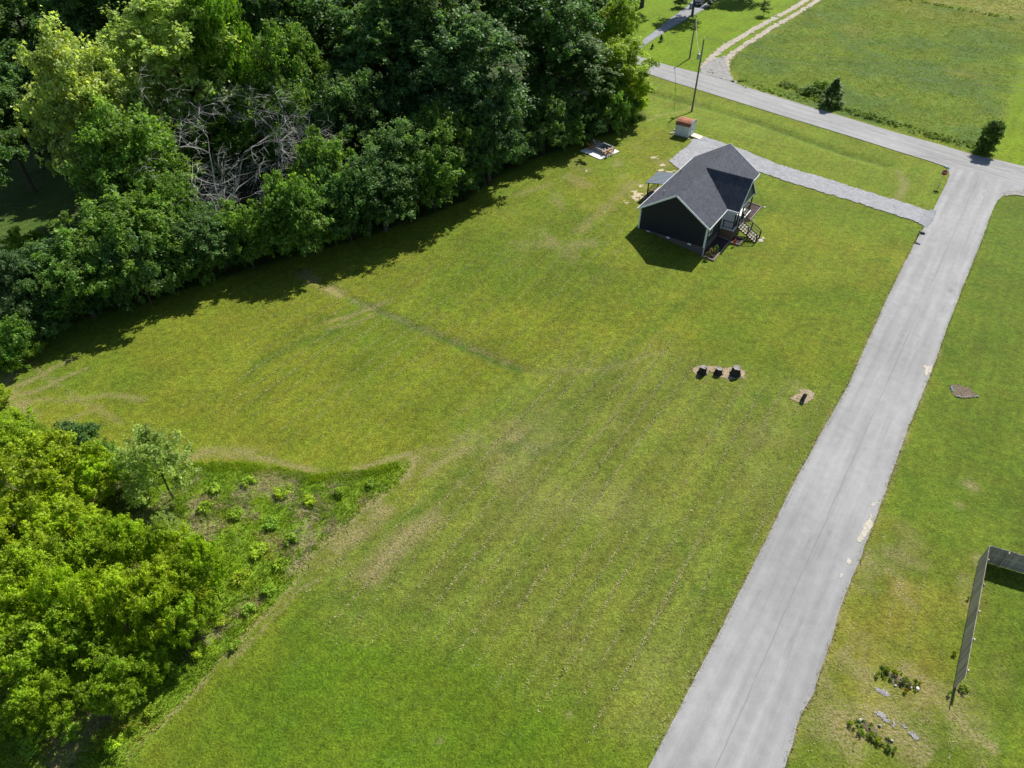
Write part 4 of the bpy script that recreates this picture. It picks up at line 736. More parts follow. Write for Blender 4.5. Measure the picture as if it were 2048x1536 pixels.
fence(cT, eT, 1, 'long run of weathered grey board fence beside the lower right lawn'); fence(cT + (nT - cT).normalized() * 0.03, nT, -1, 'shaded run of board fence leaving the right edge of the photo')

# ------------------------------------------------------------------ far yard: car and bin
x, y, z = at(1399, 9); car = empty('parked_car', (x, y, z + 0.04), math.radians(62) + math.pi, 'dark car parked nose out at the end of the far driveway', 'car')
prof_c = [(-2.3, 0.35), (-2.3, 0.95), (-2.1, 1.05), (-1.2, 1.08), (-0.75, 1.2), (0.0, 1.68), (1.6, 1.72), (2.15, 1.15), (2.3, 1.0), (2.3, 0.35)]
prof_c = [(-q[0], q[1]) for q in prof_c]
def ext(pr, w0, w1, m, nm, par):
    n = len(pr); return MB().add([(x_, -(w1 if z_ > 1.25 else w0), z_) for x_, z_ in pr] + [(x_, (w1 if z_ > 1.25 else w0), z_) for x_, z_ in pr], [tuple(range(n)), tuple(range(n, 2 * n))[::-1]] + [(i, n + i, n + (i + 1) % n, (i + 1) % n) for i in range(n)]).build(nm, m, par, 0.04)
ext(prof_c, 0.92, 0.74, M['paint'], 'body', car)
MB().add([(0.78, -0.72, 1.2), (0.78, 0.72, 1.2), (0.1, 0.66, 1.63), (0.1, -0.66, 1.63)], [(0, 1, 2, 3)]).build('windscreen', M['glass'], car).location = (0.03, 0, 0.02)
for s in (-1, 1): MB().box(-1.5, 0.2, s * 0.83 - 0.02, s * 0.83 + 0.02, 1.2, 1.58).build('side_window', M['glass'], car); MB().box(2.28, 2.33, s * 0.65 - 0.15, s * 0.65 + 0.15, 0.72, 0.86).build('headlight', M['lamp'], car)
MB().box(2.3, 2.335, -0.26, 0.26, 0.48, 0.6).build('number_plate', M['white'], car)
for sx_ in (-1.45, 1.45):
    for s in (-1, 1):
        wl = MB().tube([(sx_, s * 0.72, 0.34), (sx_, s * 0.94, 0.34)], 0.34, 16).build('wheel', M['tyre'], car); MB().tube([(sx_, s * 0.941, 0.34), (sx_, s * 0.955, 0.34)], 0.2, 12).build('rim', M['steel'], wl)
x, y, z = at(1382, 17); bn = empty('wheeled_bin', (x, y, z + 0.05), 0.4, 'blue grey wheeled bin on the far driveway beside the car', 'bin')
MB().add([(-0.22, -0.25, 0.08), (0.22, -0.25, 0.08), (0.22, 0.25, 0.08), (-0.22, 0.25, 0.08), (-0.3, -0.33, 1.0), (0.3, -0.33, 1.0), (0.3, 0.33, 1.0), (-0.3, 0.33, 1.0)], [(0, 3, 2, 1), (4, 5, 6, 7), (0, 1, 5, 4), (1, 2, 6, 5), (2, 3, 7, 6), (3, 0, 4, 7)]).build('body', M['bluestone'], bn)
MB().box(-0.33, 0.33, -0.36, 0.38, 1.003, 1.07).build('lid', M['bluestone'], bn, 0.02)
for s in (-1, 1): MB().tube([(s * 0.2, 0.27, 0.1), (s * 0.27, 0.27, 0.1)], 0.1, 12).build('wheel', M['tyre'], bn)

# ------------------------------------------------------------------ vegetation
def rdir(n, r): 
    d = r.normal(size=(n, 3)); return d / np.linalg.norm(d, axis=1, keepdims=True)
def leaves(name, puffs, per, size, r, droop=0.0, elong=1.0):       # puffs: (k,4) centre+radius -> mesh of leaf faces
    nt = 8; nlv = per // nt; per = nt * nlv; T_ = np.repeat(puffs, nt, 0); td = rdir(len(T_), r); td[:, 2] = np.where(td[:, 2] < 0, td[:, 2] * 0.6, td[:, 2] * 0.9); tl = T_[:, 3] * r.uniform(0.65, 1.3, len(T_))
    P = np.repeat(T_, nlv, 0); d = np.repeat(td, nlv, 0); L_ = np.repeat(tl, nlv); n = len(P); q = 0.18 + 0.82 * r.random(n) ** 0.75
    off = d * (L_ * q)[:, None] + r.normal(size=(n, 3)) * (P[:, 3] * 0.15)[:, None]; off[:, 2] -= (droop + 0.12) * L_ * q ** 2
    c = P[:, :3] + off
    nrm = d * 0.3 + np.array([0, 0, 0.55]) + rdir(n, r) * 0.55; nrm /= np.linalg.norm(nrm, axis=1, keepdims=True)
    a = np.cross(nrm, rdir(n, r)); a /= np.linalg.norm(a, axis=1, keepdims=True) + 1e-9; b = np.cross(nrm, a)
    s = size * (0.6 + 0.8 * r.random(n)); al = (s * elong)[:, None]; bl = (s * 0.62)[:, None]
    V = np.stack([c - a * al, c + b * bl + nrm * (s * 0.12)[:, None], c + a * al, c - b * bl + nrm * (s * 0.12)[:, None]], 1).reshape(-1, 3)
    F = np.arange(4 * n).reshape(-1, 4); pt = np.repeat(0.75 + 0.5 * r.random(len(puffs)), per) * (0.65 + 0.7 * r.random(n)) * (0.82 + 0.36 * q)
    return np_mesh(name, V, F, M['leaf'], {'tint': ('FLOAT', np.repeat(pt, 4))})
def trunk_mesh(tips, H_, r0, base_z, r, nl, mat, lean=0.0):
    b = MB(); top = Vector((lean, 0, H_ * 0.82)); pts = [Vector((0, 0, -0.3)), Vector((0.03 * H_ * r.normal() * 0.3, 0, base_z)), Vector((lean * 0.6, 0.02 * H_ * r.normal(), H_ * 0.55)), top]
    b.tube(pts, [r0 * 1.25, r0 * 0.9, r0 * 0.5, r0 * 0.12], 8)
    for k in range(min(nl, len(tips))):
        t_ = Vector(tips[k][:3]); s = r.uniform(0.25, 0.75); z0 = base_z + (H_ * 0.8 - base_z) * s * 0.8; z0 = min(z0, max(t_.z * 0.8, base_z * 0.8)); a = Vector((0, 0, z0)); m_ = a.lerp(t_, 0.5) + Vector((0, 0, 0.06 * H_ * r.uniform(-0.3, 1)))
        b.tube([a, m_, t_], [r0 * 0.4, r0 * 0.25, r0 * 0.06], 5, cap=False)
    return b.mesh('trunk', mat)
def crown_puffs(r, R, z0, z1, nlobe, npuff, pr, shape=0.5, fill=0.3):
    # lobes spread through an ovoid, puffs over each lobe's outer skin
    lobes = []; zc, hz = (z0 + z1) / 2, (z1 - z0) / 2
    for k in range(nlobe):
        ph = 2.39996 * k + r.uniform(-0.4, 0.4); t_ = (k + 0.5) / nlobe; zz = -0.75 + 1.6 * t_; env = math.sqrt(max(0.05, 1 - (zz * 0.95) ** 2)) if zz > -0.2 else 0.75 + 0.25 * (zz + 1)
        rr = R * env * r.uniform(0.42, 0.74) * (1 - 0.35 * max(0, zz)); lobes.append((rr * math.cos(ph), rr * math.sin(ph), zc + hz * zz * 0.82, R * r.uniform(0.34, 0.5)))
    lobes.append((0, 0, z1 - R * 0.45, R * 0.45)); lobes = np.array(lobes)
    k = r.integers(0, len(lobes), npuff); d = rdir(npuff, r); d[:, 2] = np.abs(d[:, 2]) * 0.9 - 0.25; d /= np.linalg.norm(d, axis=1, keepdims=True)
    rad = np.where(r.random(npuff) < fill, r.uniform(0.2, 0.75, npuff), r.uniform(0.82, 1.05, npuff)); c = lobes[k, :3] + d * (lobes[k, 3] * rad)[:, None] * np.array([1, 1, 0.85])
    return np.concatenate([c, (pr * r.uniform(0.7, 1.35, npuff))[:, None]], 1), lobes
PROTO = {}
def proto(kind, var, H_, R, z0, nlobe, npuff, pr, per, leaf, trunk_r, droop=0.0, elong=1.0, fill=0.3, nl=10):
    r = np.random.default_rng(1000 + hash_(kind) * 31 + var); pf_, lobes = crown_puffs(r, R, z0, H_, nlobe, npuff, pr, fill=fill)
    cm = leaves('crown', pf_, per, leaf, r, droop, elong); tm_ = trunk_mesh(lobes, H_, trunk_r, z0, r, nl, M['bark'])
    PROTO.setdefault(kind, []).append((cm, tm_, R * 0.98, (z0 + H_) / 2))
def hash_(s): return sum(ord(c_) * (i + 1) for i, c_ in enumerate(s)) % 997
for v in range(3): proto('tall', v, 20, 6.0, 5.5, 17, 230, 0.95, 165, 0.155, 0.38)
for v in range(3): proto('broad', v, 13, 6.2, 2.5, 14, 210, 0.95, 165, 0.15, 0.32)
for v in range(2): proto('lacy', v, 12, 6.0, 2.5, 18, 170, 0.85, 150, 0.14, 0.26, droop=0.4, elong=1.25, fill=0.25)
for v in range(3): proto('bush', v, 4.6, 2.9, 0.1, 10, 105, 0.55, 120, 0.105, 0.08, fill=0.3, nl=6)
for v in range(4): proto('willow', v, 6.6, 3.6, 0.7, 13, 170, 0.52, 190, 0.078, 0.12, elong=1.15, fill=0.2, nl=12)
proto('thin', 0, 7.0, 2.4, 0.8, 12, 120, 0.5, 90, 0.065, 0.07, elong=1.6, fill=0.4, nl=12)
for v in range(2): proto('weed', v, 1.0, 0.75, 0.0, 6, 34, 0.2, 26, 0.075, 0.015, fill=0.4, nl=4)
proto('oval', 0, 3.9, 1.5, -0.8, 16, 240, 0.36, 96, 0.08, 0.07, fill=0.35, nl=4)
def conifer():
    r = np.random.default_rng(5); pf_ = []
    for k in range(110):
        t_ = r.random() ** 0.8; rr = 1.25 * (1 - t_) ** 0.8 * r.uniform(0.45, 1.0); a = r.uniform(0, 6.28); pf_.append((rr * math.cos(a), rr * math.sin(a), 0.3 + 4.1 * t_, 0.36 * (1.1 - 0.6 * t_)))
    pf_ = np.array(pf_); PROTO['cedar'] = [(leaves('crown', pf_, 70, 0.075, r, 0, 1.6), trunk_mesh(pf_, 4.4, 0.1, 0.4, r, 6, M['bark']), 1.25, 2.3)]
conifer()
TREE_LOG = []
def tree(px, py, zc, rpx, kind, col_, label, name='tree', cat='tree', group=None, var=None, zs=None):
    h = 0.0
    for _ in range(5): x, y = flat(px, py, zc + h); h = float(height(x, y))
    depth = y * math.cos(PITCH) + (CAM_H - zc - h) * math.sin(PITCH); R = rpx * depth / FPX
    v = PROTO[kind][(var if var is not None else random.randrange(99)) % len(PROTO[kind])]; s = R / v[2]; sz_ = zc / v[3]
    t_ = empty(name, (x, y, h), random.uniform(0, 6.28), label, cat, group)
    inst('trunk', v[1], t_, scale=(min(s, sz_) if s < 1 else s ** 0.7,) * 2 + (sz_,)) if False else inst('trunk', v[1], t_, scale=(s, s, sz_))
    c_ = inst('crown', v[0], t_, scale=(s, s, sz_)); k = random.uniform(0.9, 1.1); c_.color = (col_[0] * k * random.uniform(0.93, 1.07), col_[1] * k, col_[2] * k, 1)
    TREE_LOG.append((label, round(x, 1), round(y, 1), round(R, 1), zc)); return t_
DARK, MID, LITE, YEL, WIL, BLU, PALE = (0.100, 0.200, 0.056), (0.145, 0.270, 0.045), (0.33, 0.44, 0.13), (0.20, 0.31, 0.022), (0.290, 0.415, 0.016), (0.10, 0.18, 0.075), (0.30, 0.42, 0.10)
WG = 'trees of the wood'
for a in [
    (355, 120, 15.5, 135, 'tall', LITE, 'tall pale yellow green tree rising highest at the upper left of the wood'), (190, 230, 13, 125, 'broad', LITE, 'pale green spreading tree left of the tallest pale tree'), (270, 330, 9.5, 115, 'broad', MID, 'mid green tree filling the space below the two pale trees'),
    (448, 118, 15.0, 72, 'broad', (0.15, 0.29, 0.025), 'dense vivid green round crown just right of the tallest pale tree'), (585, 170, 11.5, 90, 'lacy', MID, 'feathery green tree above the right part of the dead tree'), (505, 190, 9.5, 85, 'lacy', MID, 'thin leafy green tree directly above the dead branches'),
    (660, 70, 14, 120, 'tall', DARK, 'dark green tree right of the feathery tree near the top'), (765, 110, 13, 120, 'tall', DARK, 'very dark tree in the middle of the wood left of the great rounded tree'), (700, 235, 9, 95, 'broad', DARK, 'dark tree below the middle of the wood'),
    (850, 40, 17, 120, 'tall', DARK, 'dark tree crown behind the great rounded tree at the top'), (925, 140, 13, 128, 'tall', (0.105, 0.21, 0.078), 'great rounded tree with sunlit right side left of the dark gap'), (975, 250, 7.5, 80, 'broad', (0.105, 0.21, 0.078), 'lower rounded tree in front of the great rounded tree'),
    (1085, 60, 13.5, 112, 'tall', DARK, 'tall dark tree right of the dark gap'), (1150, 140, 8.5, 100, 'tall', DARK, 'dark tree behind the yellow green corner tree'), (1240, 135, 7.6, 70, 'tall', (0.30, 0.43, 0.025), 'bright yellow green tree at the right corner of the wood'), (1268, 195, 3.2, 40, 'bush', (0.32, 0.45, 0.02), 'bright yellow green low boughs hanging at the wood corner'), (1205, 190, 4.5, 55, 'broad', MID, 'green lower tree left of the wood corner boughs'),
    (1070, 205, 5.5, 80, 'broad', DARK, 'dark shaded tree above the right wood edge'), (1125, 235, 3.6, 48, 'lacy', DARK, 'drooping dark shrub tree right of the shaded tree'),
    (800, 320, 6.5, 85, 'broad', DARK, 'dark low tree above the middle wood edge'), (880, 290, 7, 80, 'broad', MID, 'green low tree left of the lower rounded tree'), (650, 340, 7, 75, 'lacy', MID, 'green leafy tree right of the dead branches'),
    (250, 470, 6.5, 118, 'lacy', MID, 'broad feathery green tree at the left wood edge'), (325, 420, 6.5, 70, 'lacy', MID, 'feathery green tree touching the left side of the dead tree'), (110, 540, 4.5, 85, 'broad', DARK, 'dark tree left of the broad feathery tree'), (15, 560, 6, 62, 'tall', BLU, 'blue green tree at the left border of the photo'),
    (45, 70, 14, 125, 'tall', DARK, 'dark tree in the top left corner'), (25, 200, 9.5, 115, 'broad', DARK, 'dark tree at the left border below the corner tree'), (190, 60, 15, 100, 'tall', DARK, 'dark crown between the corner tree and the tallest pale tree'), (520, 30, 16, 105, 'tall', DARK, 'dark crown right of the tallest pale tree at the top'),
    (250, -20, 19, 100, 'tall', DARK, 'dark treetop cut by the top border above the pale trees'), (430, -40, 19, 95, 'tall', DARK, 'dark treetop cut by the top border left of centre'), (620, -40, 17, 115, 'tall', DARK, 'dark treetop cut by the top border over the feathery tree'), (760, -40, 18, 115, 'tall', DARK, 'dark treetop cut by the top border at the middle of the wood'), (960, -30, 18, 115, 'tall', DARK, 'dark treetop cut by the top border above the great rounded tree'), (1090, -60, 18, 105, 'tall', DARK, 'dark treetop cut by the top border right of the dark gap'), (1180, 10, 12, 85, 'tall', DARK, 'dark treetop at the top border left of the yellow green corner tree'),
    (810, 225, 7.5, 85, 'broad', DARK, 'dark tree filling the gap left of the great rounded tree'), (8, 258, 8.5, 85, 'broad', DARK, 'dark tree above the shaded clearing at the left border'),
    (400, 255, 6.0, 75, 'broad', MID, 'green tree between the tallest pale tree and the dead branches'),
    (600, 425, 5.2, 92, 'broad', MID, 'full green tree on the wood edge right of the dead tree'), (760, 375, 5.6, 86, 'broad', DARK, 'full dark tree on the middle of the wood edge'), (400, 480, 4.6, 78, 'broad', DARK, 'full dark tree on the wood edge below the dead tree'), (862, 338, 5.4, 76, 'broad', MID, 'full green tree on the wood edge left of the dark gap'), (150, 555, 4.8, 86, 'broad', MID, 'full green tree on the wood edge near the left border'),
    (405, 290, 7.0, 66, 'thin', MID, 'sparse leafy sapling among the left dead branches'), (520, 270, 7.5, 78, 'thin', MID, 'sparse leafy sapling among the upper dead branches'), (590, 265, 8.0, 58, 'thin', MID, 'sparse leafy sapling among the right dead branches'),
    (245, 160, 11, 105, 'tall', DARK, 'dark crown showing between the two pale trees'), (130, 150, 10, 100, 'broad', DARK, 'dark crown behind the left pale tree'), (470, 300, 4.0, 75, 'broad', (0.14, 0.25, 0.05), 'shaded green tree directly behind the dead stems'), (560, 310, 3.5, 60, 'broad', (0.14, 0.25, 0.05), 'shaded green tree behind the right end of the dead branches'),
    (1236, 70, 10, 50, 'tall', (0.20, 0.33, 0.035), 'medium green crown above the yellow green corner tree'), (110, -60, 18, 130, 'tall', DARK, 'dark treetop cut by the top border near the left corner'), (-90, 120, 14, 130, 'tall', DARK, 'dark crown cut by the left border near the top'), (-100, 320, 9, 110, 'broad', DARK, 'dark crown cut by the left border beside the shaded clearing')]:
    tree(*a, group=WG)
# shrubs at the foot of the wood, sorted from left to right
shr_ = [(60, 640, 2.6, 62, DARK), (25, 690, 1.6, 40, MID), (100, 610, 2.4, 50, DARK), (160, 590, 2.6, 58, DARK), (215, 570, 2.6, 55, DARK), (50, 500, 2.4, 42, YEL), (275, 560, 2.8, 58, DARK), (330, 540, 2.8, 55, MID), (390, 515, 3.0, 58, MID), (440, 505, 2.6, 50, DARK), (490, 490, 2.6, 48, MID), (535, 470, 2.8, 52, MID), (590, 455, 3.2, 58, MID), (620, 410, 4.0, 55, (0.15, 0.26, 0.025)), (640, 440, 3.2, 55, (0.15, 0.26, 0.025)), (690, 430, 3.0, 55, DARK), (730, 400, 3.6, 58, MID), (770, 400, 2.8, 50, DARK), (820, 380, 3.0, 55, MID), (870, 365, 2.8, 50, DARK), (915, 345, 3.0, 52, DARK), (955, 320, 3.2, 50, DARK), (1000, 300, 3.0, 46, DARK), (1045, 285, 2.8, 46, DARK), (1090, 272, 2.6, 44, DARK), (1135, 262, 2.4, 40, MID), (1180, 248, 2.4, 40, DARK), (1220, 236, 2.2, 36, MID), (1250, 222, 2.2, 34, MID), (470, 455, 1.6, 45, DARK), (560, 430, 2.4, 45, DARK), (400, 475, 2.0, 45, DARK)]
ORD = 'first second third fourth fifth sixth seventh eighth ninth tenth eleventh twelfth thirteenth fourteenth fifteenth sixteenth seventeenth eighteenth nineteenth twentieth'.split() + ['twenty-' + q for q in 'first second third fourth fifth sixth seventh eighth ninth'.split()] + ['thirtieth', 'thirty-first', 'thirty-second', 'thirty-third', 'thirty-fourth']
for i, (px, py, zc, rp_, cc) in enumerate(sorted(shr_)):
    kd = 'bush'; zk = zc if i % 3 else zc * 1.6; py -= 12 * (zk - zc); rp_ *= 1 if i % 3 else 1.1
    tree(px, py, zk, rp_, kd, cc, '%s shrub at the foot of the wood, %s from the left' % ('dark green' if cc == DARK else 'bright yellow green' if cc == YEL else 'green', ORD[i]), 'edge_shrub', 'shrub', 'shrubs along the wood edge')
# young bright trees on the rough bank
wl_ = [(95, 950, 3.6, 118), (10, 1050, 3.4, 110), (185, 955, 2.8, 78), (8, 890, 2.4, 56), (130, 1060, 3.0, 95), (30, 1200, 3.6, 110), (200, 1110, 3.8, 78), (265, 1100, 3.8, 74), (345, 1110, 3.4, 74), (410, 1140, 3.2, 66), (95, 1150, 3.8, 90), (330, 1200, 3.4, 88), (240, 1210, 3.6, 84), (150, 1270, 3.4, 92), (40, 1310, 3.8, 115), (230, 1370, 2.8, 74), (370, 1215, 2.8, 74), (140, 1210, 3.6, 76), (305, 1330, 1.6, 46), (80, 1400, 2.6, 80)]
for i, (px, py, zc, rp_) in enumerate(sorted(wl_)):
    tree(px, py, zc * (0.88 + 0.3 * ((i * 37) % 11) / 11), rp_ * 0.83, 'willow', WIL if i % 3 else (0.25, 0.385, 0.018), 'bright yellow green young tree on the rough bank, %s from the left' % ORD[i], 'young_tree', 'tree', 'young trees on the rough bank')
tree(312, 925, 4.2, 72, 'thin', PALE, 'slender pale see-through tree at the top of the rough bank', 'pale_tree'); tree(345, 1080, 3.6, 40, 'thin', PALE, 'small pale see-through tree among the bright young trees', 'pale_tree')
tree(150, 885, 1.8, 48, 'bush', DARK, 'dark green shrub between the bright trees and the lawn', 'shrub', 'shrub'); tree(205, 915, 1.6, 40, 'bush', MID, 'green shrub left of the slender pale tree', 'shrub', 'shrub'); tree(30, 850, 1.1, 40, 'bush', WIL, 'bright shrub at the left end of the upper bank', 'shrub', 'shrub')
tree(20, 720, 1.0, 38, 'bush', YEL, 'low bright weeds bush at the left end of the lawn', 'shrub', 'shrub'); tree(58, 700, 0.9, 28, 'bush', YEL, 'small bright bush beside the lawn end at the wood edge', 'shrub', 'shrub'); tree(-5, 792, 0.8, 26, 'bush', WIL, 'low bright bush at the left border below the lawn end', 'shrub', 'shrub')
tree(245, 985, 1.1, 50, 'thin', (0.14, 0.18, 0.05), 'yellowish straggly shrub under the slender pale tree', 'shrub', 'shrub')
# roadside shrubs, far yard
tree(1668, 184, 2.3, 25, 'cedar', (0.11, 0.18, 0.06), 'dark pointed cedar at the edge of the cross road', 'cedar_tree'); tree(1979, 279, 2.0, 21, 'oval', (0.10, 0.18, 0.035), 'dark rounded shrub by the cross road near the junction', 'roadside_shrub', 'shrub', var=1)
tree(1642, 172, 1.0, 17, 'bush', YEL, 'light green bush left of the pointed cedar', 'roadside_shrub', 'shrub'); tree(1620, 180, 0.7, 15, 'bush', MID, 'low green bush far left of the pointed cedar', 'roadside_shrub', 'shrub'); tree(1530, 14, 1.8, 13, 'thin', (0.10, 0.18, 0.03), 'tiny young tree on the far yard beside the track', 'young_yard_tree'); tree(1298, -117, 13, 62, 'tall', MID, 'yard tree cut by the top border at the wood corner', 'yard_tree')
tree(1362, 0, 1.5, 16, 'bush', BLU, 'blue green shrub left of the parked car', 'yard_shrub', 'shrub'); tree(1423, -2, 1.5, 16, 'bush', BLU, 'blue green shrub right of the parked car', 'yard_shrub', 'shrub'); tree(1323, 76, 0.7, 5, 'cedar', DARK, 'small dark upright shrub beside the far driveway', 'yard_shrub', 'shrub'); tree(1305, 92, 0.5, 4, 'cedar', DARK, 'smallest dark shrub nearer the wood on the far yard', 'yard_shrub', 'shrub'); tree(1500, -60, 6, 50, 'broad', DARK, 'yard tree just above the top border shading the parked car', 'yard_tree'); tree(1397, -50, 8, 45, 'broad', DARK, 'second yard tree above the top border behind the car', 'yard_tree')
# small plants
for px, py, s, cc, lb in [(1930, 1374, 26, MID, 'leafy green weed at the near end of the board fence'), (1938, 1195, 7, MID, 'small weed on the shaded side of the fence, upper'), (1910, 1306, 11, MID, 'small weed at the foot of the fence, lower'), (2005, 1117, 11, DARK, 'small vine sprig on the shaded fence run'), (1900, 1386, 10, MID, 'pale weed at the left foot of the fence end'),
        (1774, 1340, 15, MID, 'green weed at the left of the upper soil patch'), (1790, 1344, 15, YEL, 'bright weed in the middle above the upper soil patch'), (1806, 1362, 15, DARK, 'dark weed at the right above the upper soil patch'), (1818, 1370, 12, DARK, 'dark weed beside the white oval stone'), (1756, 1348, 10, MID, 'small weed left of the upper weeds'), (1812, 1380, 10, (0.22, 0.19, 0.02), 'yellow flowering weed below the upper soil patch'), (1840, 1366, 9, YEL, 'bright weed right of the white oval stone'),
        (1722, 1462, 16, MID, 'green weed at the left of the lower soil strip'), (1740, 1470, 17, MID, 'green weed in the middle of the lower soil strip'), (1756, 1480, 16, YEL, 'bright weed below the lower soil strip'), (1776, 1494, 15, DARK, 'dark weed at the right end of the lower soil strip'), (1700, 1446, 12, YEL, 'bright weed left of the flat tan stone'), (1790, 1498, 11, MID, 'small weed at the very end of the lower soil strip')]:
    tree(px, py, 0.2, s * 0.45, 'weed', tuple(q * k_ for q, k_ in zip(cc, (1.5, 1.15, 0.8))), lb, 'weed_plant', 'plant', 'weeds on the right lawn')
for px, py, s, cc, lb in [(1424, 504, 8, (0.17, 0.16, 0.06), 'yellowish shrub in the near mulch bed'), (1416, 511, 6, (0.12, 0.12, 0.04), 'smaller olive shrub in the near corner of the mulch bed'), (1434, 498, 5, DARK, 'dark small plant behind the yellowish shrub'), (1470, 485, 2.6, (0.42, 0.10, 0.04), 'orange flowers in the small mulch bed by the stairs')]:
    tree(px, py, 0.5, s, 'weed', cc, lb, 'garden_plant', 'plant', 'plants in the mulch beds')

# ------------------------------------------------------------------ dead tree
def dead_tree():
    x, y, z = at(450, 455); t_ = empty('dead_tree', (x, y, z), 0, 'bare grey dead tree with drooping branches in front of the wood', 'tree'); r = random.Random(11)
    def branch(b, p, d, L_, rad, lvl, droop):
        n = 6 if lvl < 2 else 4; pts = [p]; rr = [rad]; q = p.copy(); dd = d.copy()
        for i in range(n):
            dd = (dd + Vector((r.uniform(-1, 1), r.uniform(-1, 1), r.uniform(-1, 1))) * (0.22 if lvl < 2 else 0.32) + Vector((0, 0, droop))).normalized(); q = q + dd * (L_ / n); pts.append(q.copy()); rr.append(rad * (1 - 0.9 * (i + 1) / n))
        b.tube(pts, rr, 5 if lvl < 2 else 3, cap=False)
        if lvl >= 4 or rad < 0.006: return
        for k in range(5 if lvl == 0 else 4):
            i = r.randint(1, n); sd2 = Vector((r.uniform(-1, 1), r.uniform(-1, 1), r.uniform(-0.5, 0.6))); nd = (dd * 0.55 + sd2 * 0.9).normalized()
            branch(b, pts[i], nd, L_ * r.uniform(0.45, 0.7), rr[i] * 0.55 + 0.009, lvl + 1, -0.025 if lvl < 2 else -0.07)
    dirs = [(-0.5, -0.15, 1), (-0.05, 0.05, 1.1), (0.45, -0.2, 1), (0.85, -0.3, 0.6), (-0.8, -0.35, 0.55), (0.1, -0.7, 0.55)]
    for i, d in enumerate(dirs):
        b = MB(); branch(b, Vector((d[0] * 0.4, d[1] * 0.4, 0.2)), Vector(d).normalized(), 10.5 if i < 3 else 8.0, 0.26 if i < 3 else 0.14, 0, 0.0); b.build('stem', M['dead'], t_)
    x, y, z = at(596, 405); t2 = empty('dead_tree', (x, y, z), 0, 'bare grey dead limbs standing right of the larger dead tree', 'tree')
    for d in ((-0.1, -0.1, 1), (0.6, -0.4, 0.45), (0.3, -0.5, 0.8)):
        b = MB(); branch(b, Vector((0, 0, 4.0)), Vector(d).normalized(), 7.5, 0.17, 0, 0.0); b.tube([(0, 0, -0.2), (0.05, 0, 1.6), (0, 0, 4.1)], [0.26, 0.21, 0.17], 7); b.build('stem', M['dead'], t2)
dead_tree()

# ------------------------------------------------------------------ grasses nobody could count
def scatter(poly, dens, seed):
    r = np.random.default_rng(seed); P = np.array(poly); lo, hi = P.min(0), P.max(0); n = int((hi - lo).prod() * dens); X = r.uniform(lo[0], hi[0], n); Y = r.uniform(lo[1], hi[1], n); k = in_poly(X, Y, poly); return X[k], Y[k], r
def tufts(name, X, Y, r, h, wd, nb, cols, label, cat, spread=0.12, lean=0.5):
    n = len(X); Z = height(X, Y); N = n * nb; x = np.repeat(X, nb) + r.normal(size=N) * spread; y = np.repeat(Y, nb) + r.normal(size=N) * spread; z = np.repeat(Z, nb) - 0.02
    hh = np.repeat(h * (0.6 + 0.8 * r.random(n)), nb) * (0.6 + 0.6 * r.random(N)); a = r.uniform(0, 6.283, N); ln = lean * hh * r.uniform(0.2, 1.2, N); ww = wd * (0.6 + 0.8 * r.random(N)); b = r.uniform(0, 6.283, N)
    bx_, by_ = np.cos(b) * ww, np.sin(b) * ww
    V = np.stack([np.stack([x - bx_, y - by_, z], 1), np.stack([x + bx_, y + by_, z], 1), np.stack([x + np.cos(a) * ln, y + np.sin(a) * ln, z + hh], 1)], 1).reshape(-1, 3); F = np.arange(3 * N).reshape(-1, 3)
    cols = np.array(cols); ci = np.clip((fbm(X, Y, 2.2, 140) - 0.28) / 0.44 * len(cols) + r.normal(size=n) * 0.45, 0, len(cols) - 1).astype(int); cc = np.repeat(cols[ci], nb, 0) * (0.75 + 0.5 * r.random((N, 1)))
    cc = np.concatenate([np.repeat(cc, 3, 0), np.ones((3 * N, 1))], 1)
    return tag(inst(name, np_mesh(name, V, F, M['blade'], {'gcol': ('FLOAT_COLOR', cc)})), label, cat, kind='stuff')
X, Y, r = scatter(ROUGH, 28, 1); k = (Y > 12) & (X > -50) & (fbm(X, Y, 2.6, 51) < 0.62); tufts('rough_grass', X[k], Y[k], r, 0.25, 0.032, 7, [(0.42, 0.42, 0.08), (0.30, 0.43, 0.03), (0.26, 0.41, 0.035), (0.22, 0.35, 0.035), (0.36, 0.48, 0.03)], 'tall unmown green grass on the rough bank', 'grass', 0.14)
X, Y, r = scatter(ROUGH, 14, 2); k = (Y > 12) & (X > -50) & (fbm(X, Y, 2.6, 51) > 0.57); tufts('dry_grass', X[k], Y[k], r, 0.28, 0.03, 8, [(0.46, 0.38, 0.24), (0.38, 0.30, 0.19), (0.52, 0.45, 0.31)], 'tan dead grass clumps lying through the rough bank', 'grass', 0.2, 1.6)
X, Y, r = scatter(field, 7, 3); k = (Y < 200) & (X < 130); tufts('field_grass', X[k], Y[k], r, 0.13, 0.05, 5, [(0.26, 0.29, 0.03), (0.22, 0.29, 0.025), (0.18, 0.26, 0.03), (0.15, 0.22, 0.03)], 'longer uneven grass of the field behind the cross road', 'grass', 0.25, 0.7)
wst = ribbon([(1560, 168), (1600, 182), (1650, 205), (1700, 222), (1760, 240), (1830, 262), (1900, 282), (1960, 296)], 2.2)
def leafy(name, poly, dens, seed, zmax, pr, per, size, col_, label, thr):
    X, Y, r = scatter(poly, dens, seed); k = fbm(X, Y, 1.8, seed + 400) > thr; X, Y = X[k], Y[k]; hh = zmax * (0.3 + 0.9 * fbm(X, Y, 2.5, seed + 7))
    pf_ = np.stack([X, Y, height(X, Y) + hh * r.random(len(X)), pr * r.uniform(0.6, 1.3, len(X))], 1); o = tag(inst(name, leaves(name, pf_, per, size, r)), label, 'weeds', kind='stuff'); o.color = (*col_, 1)
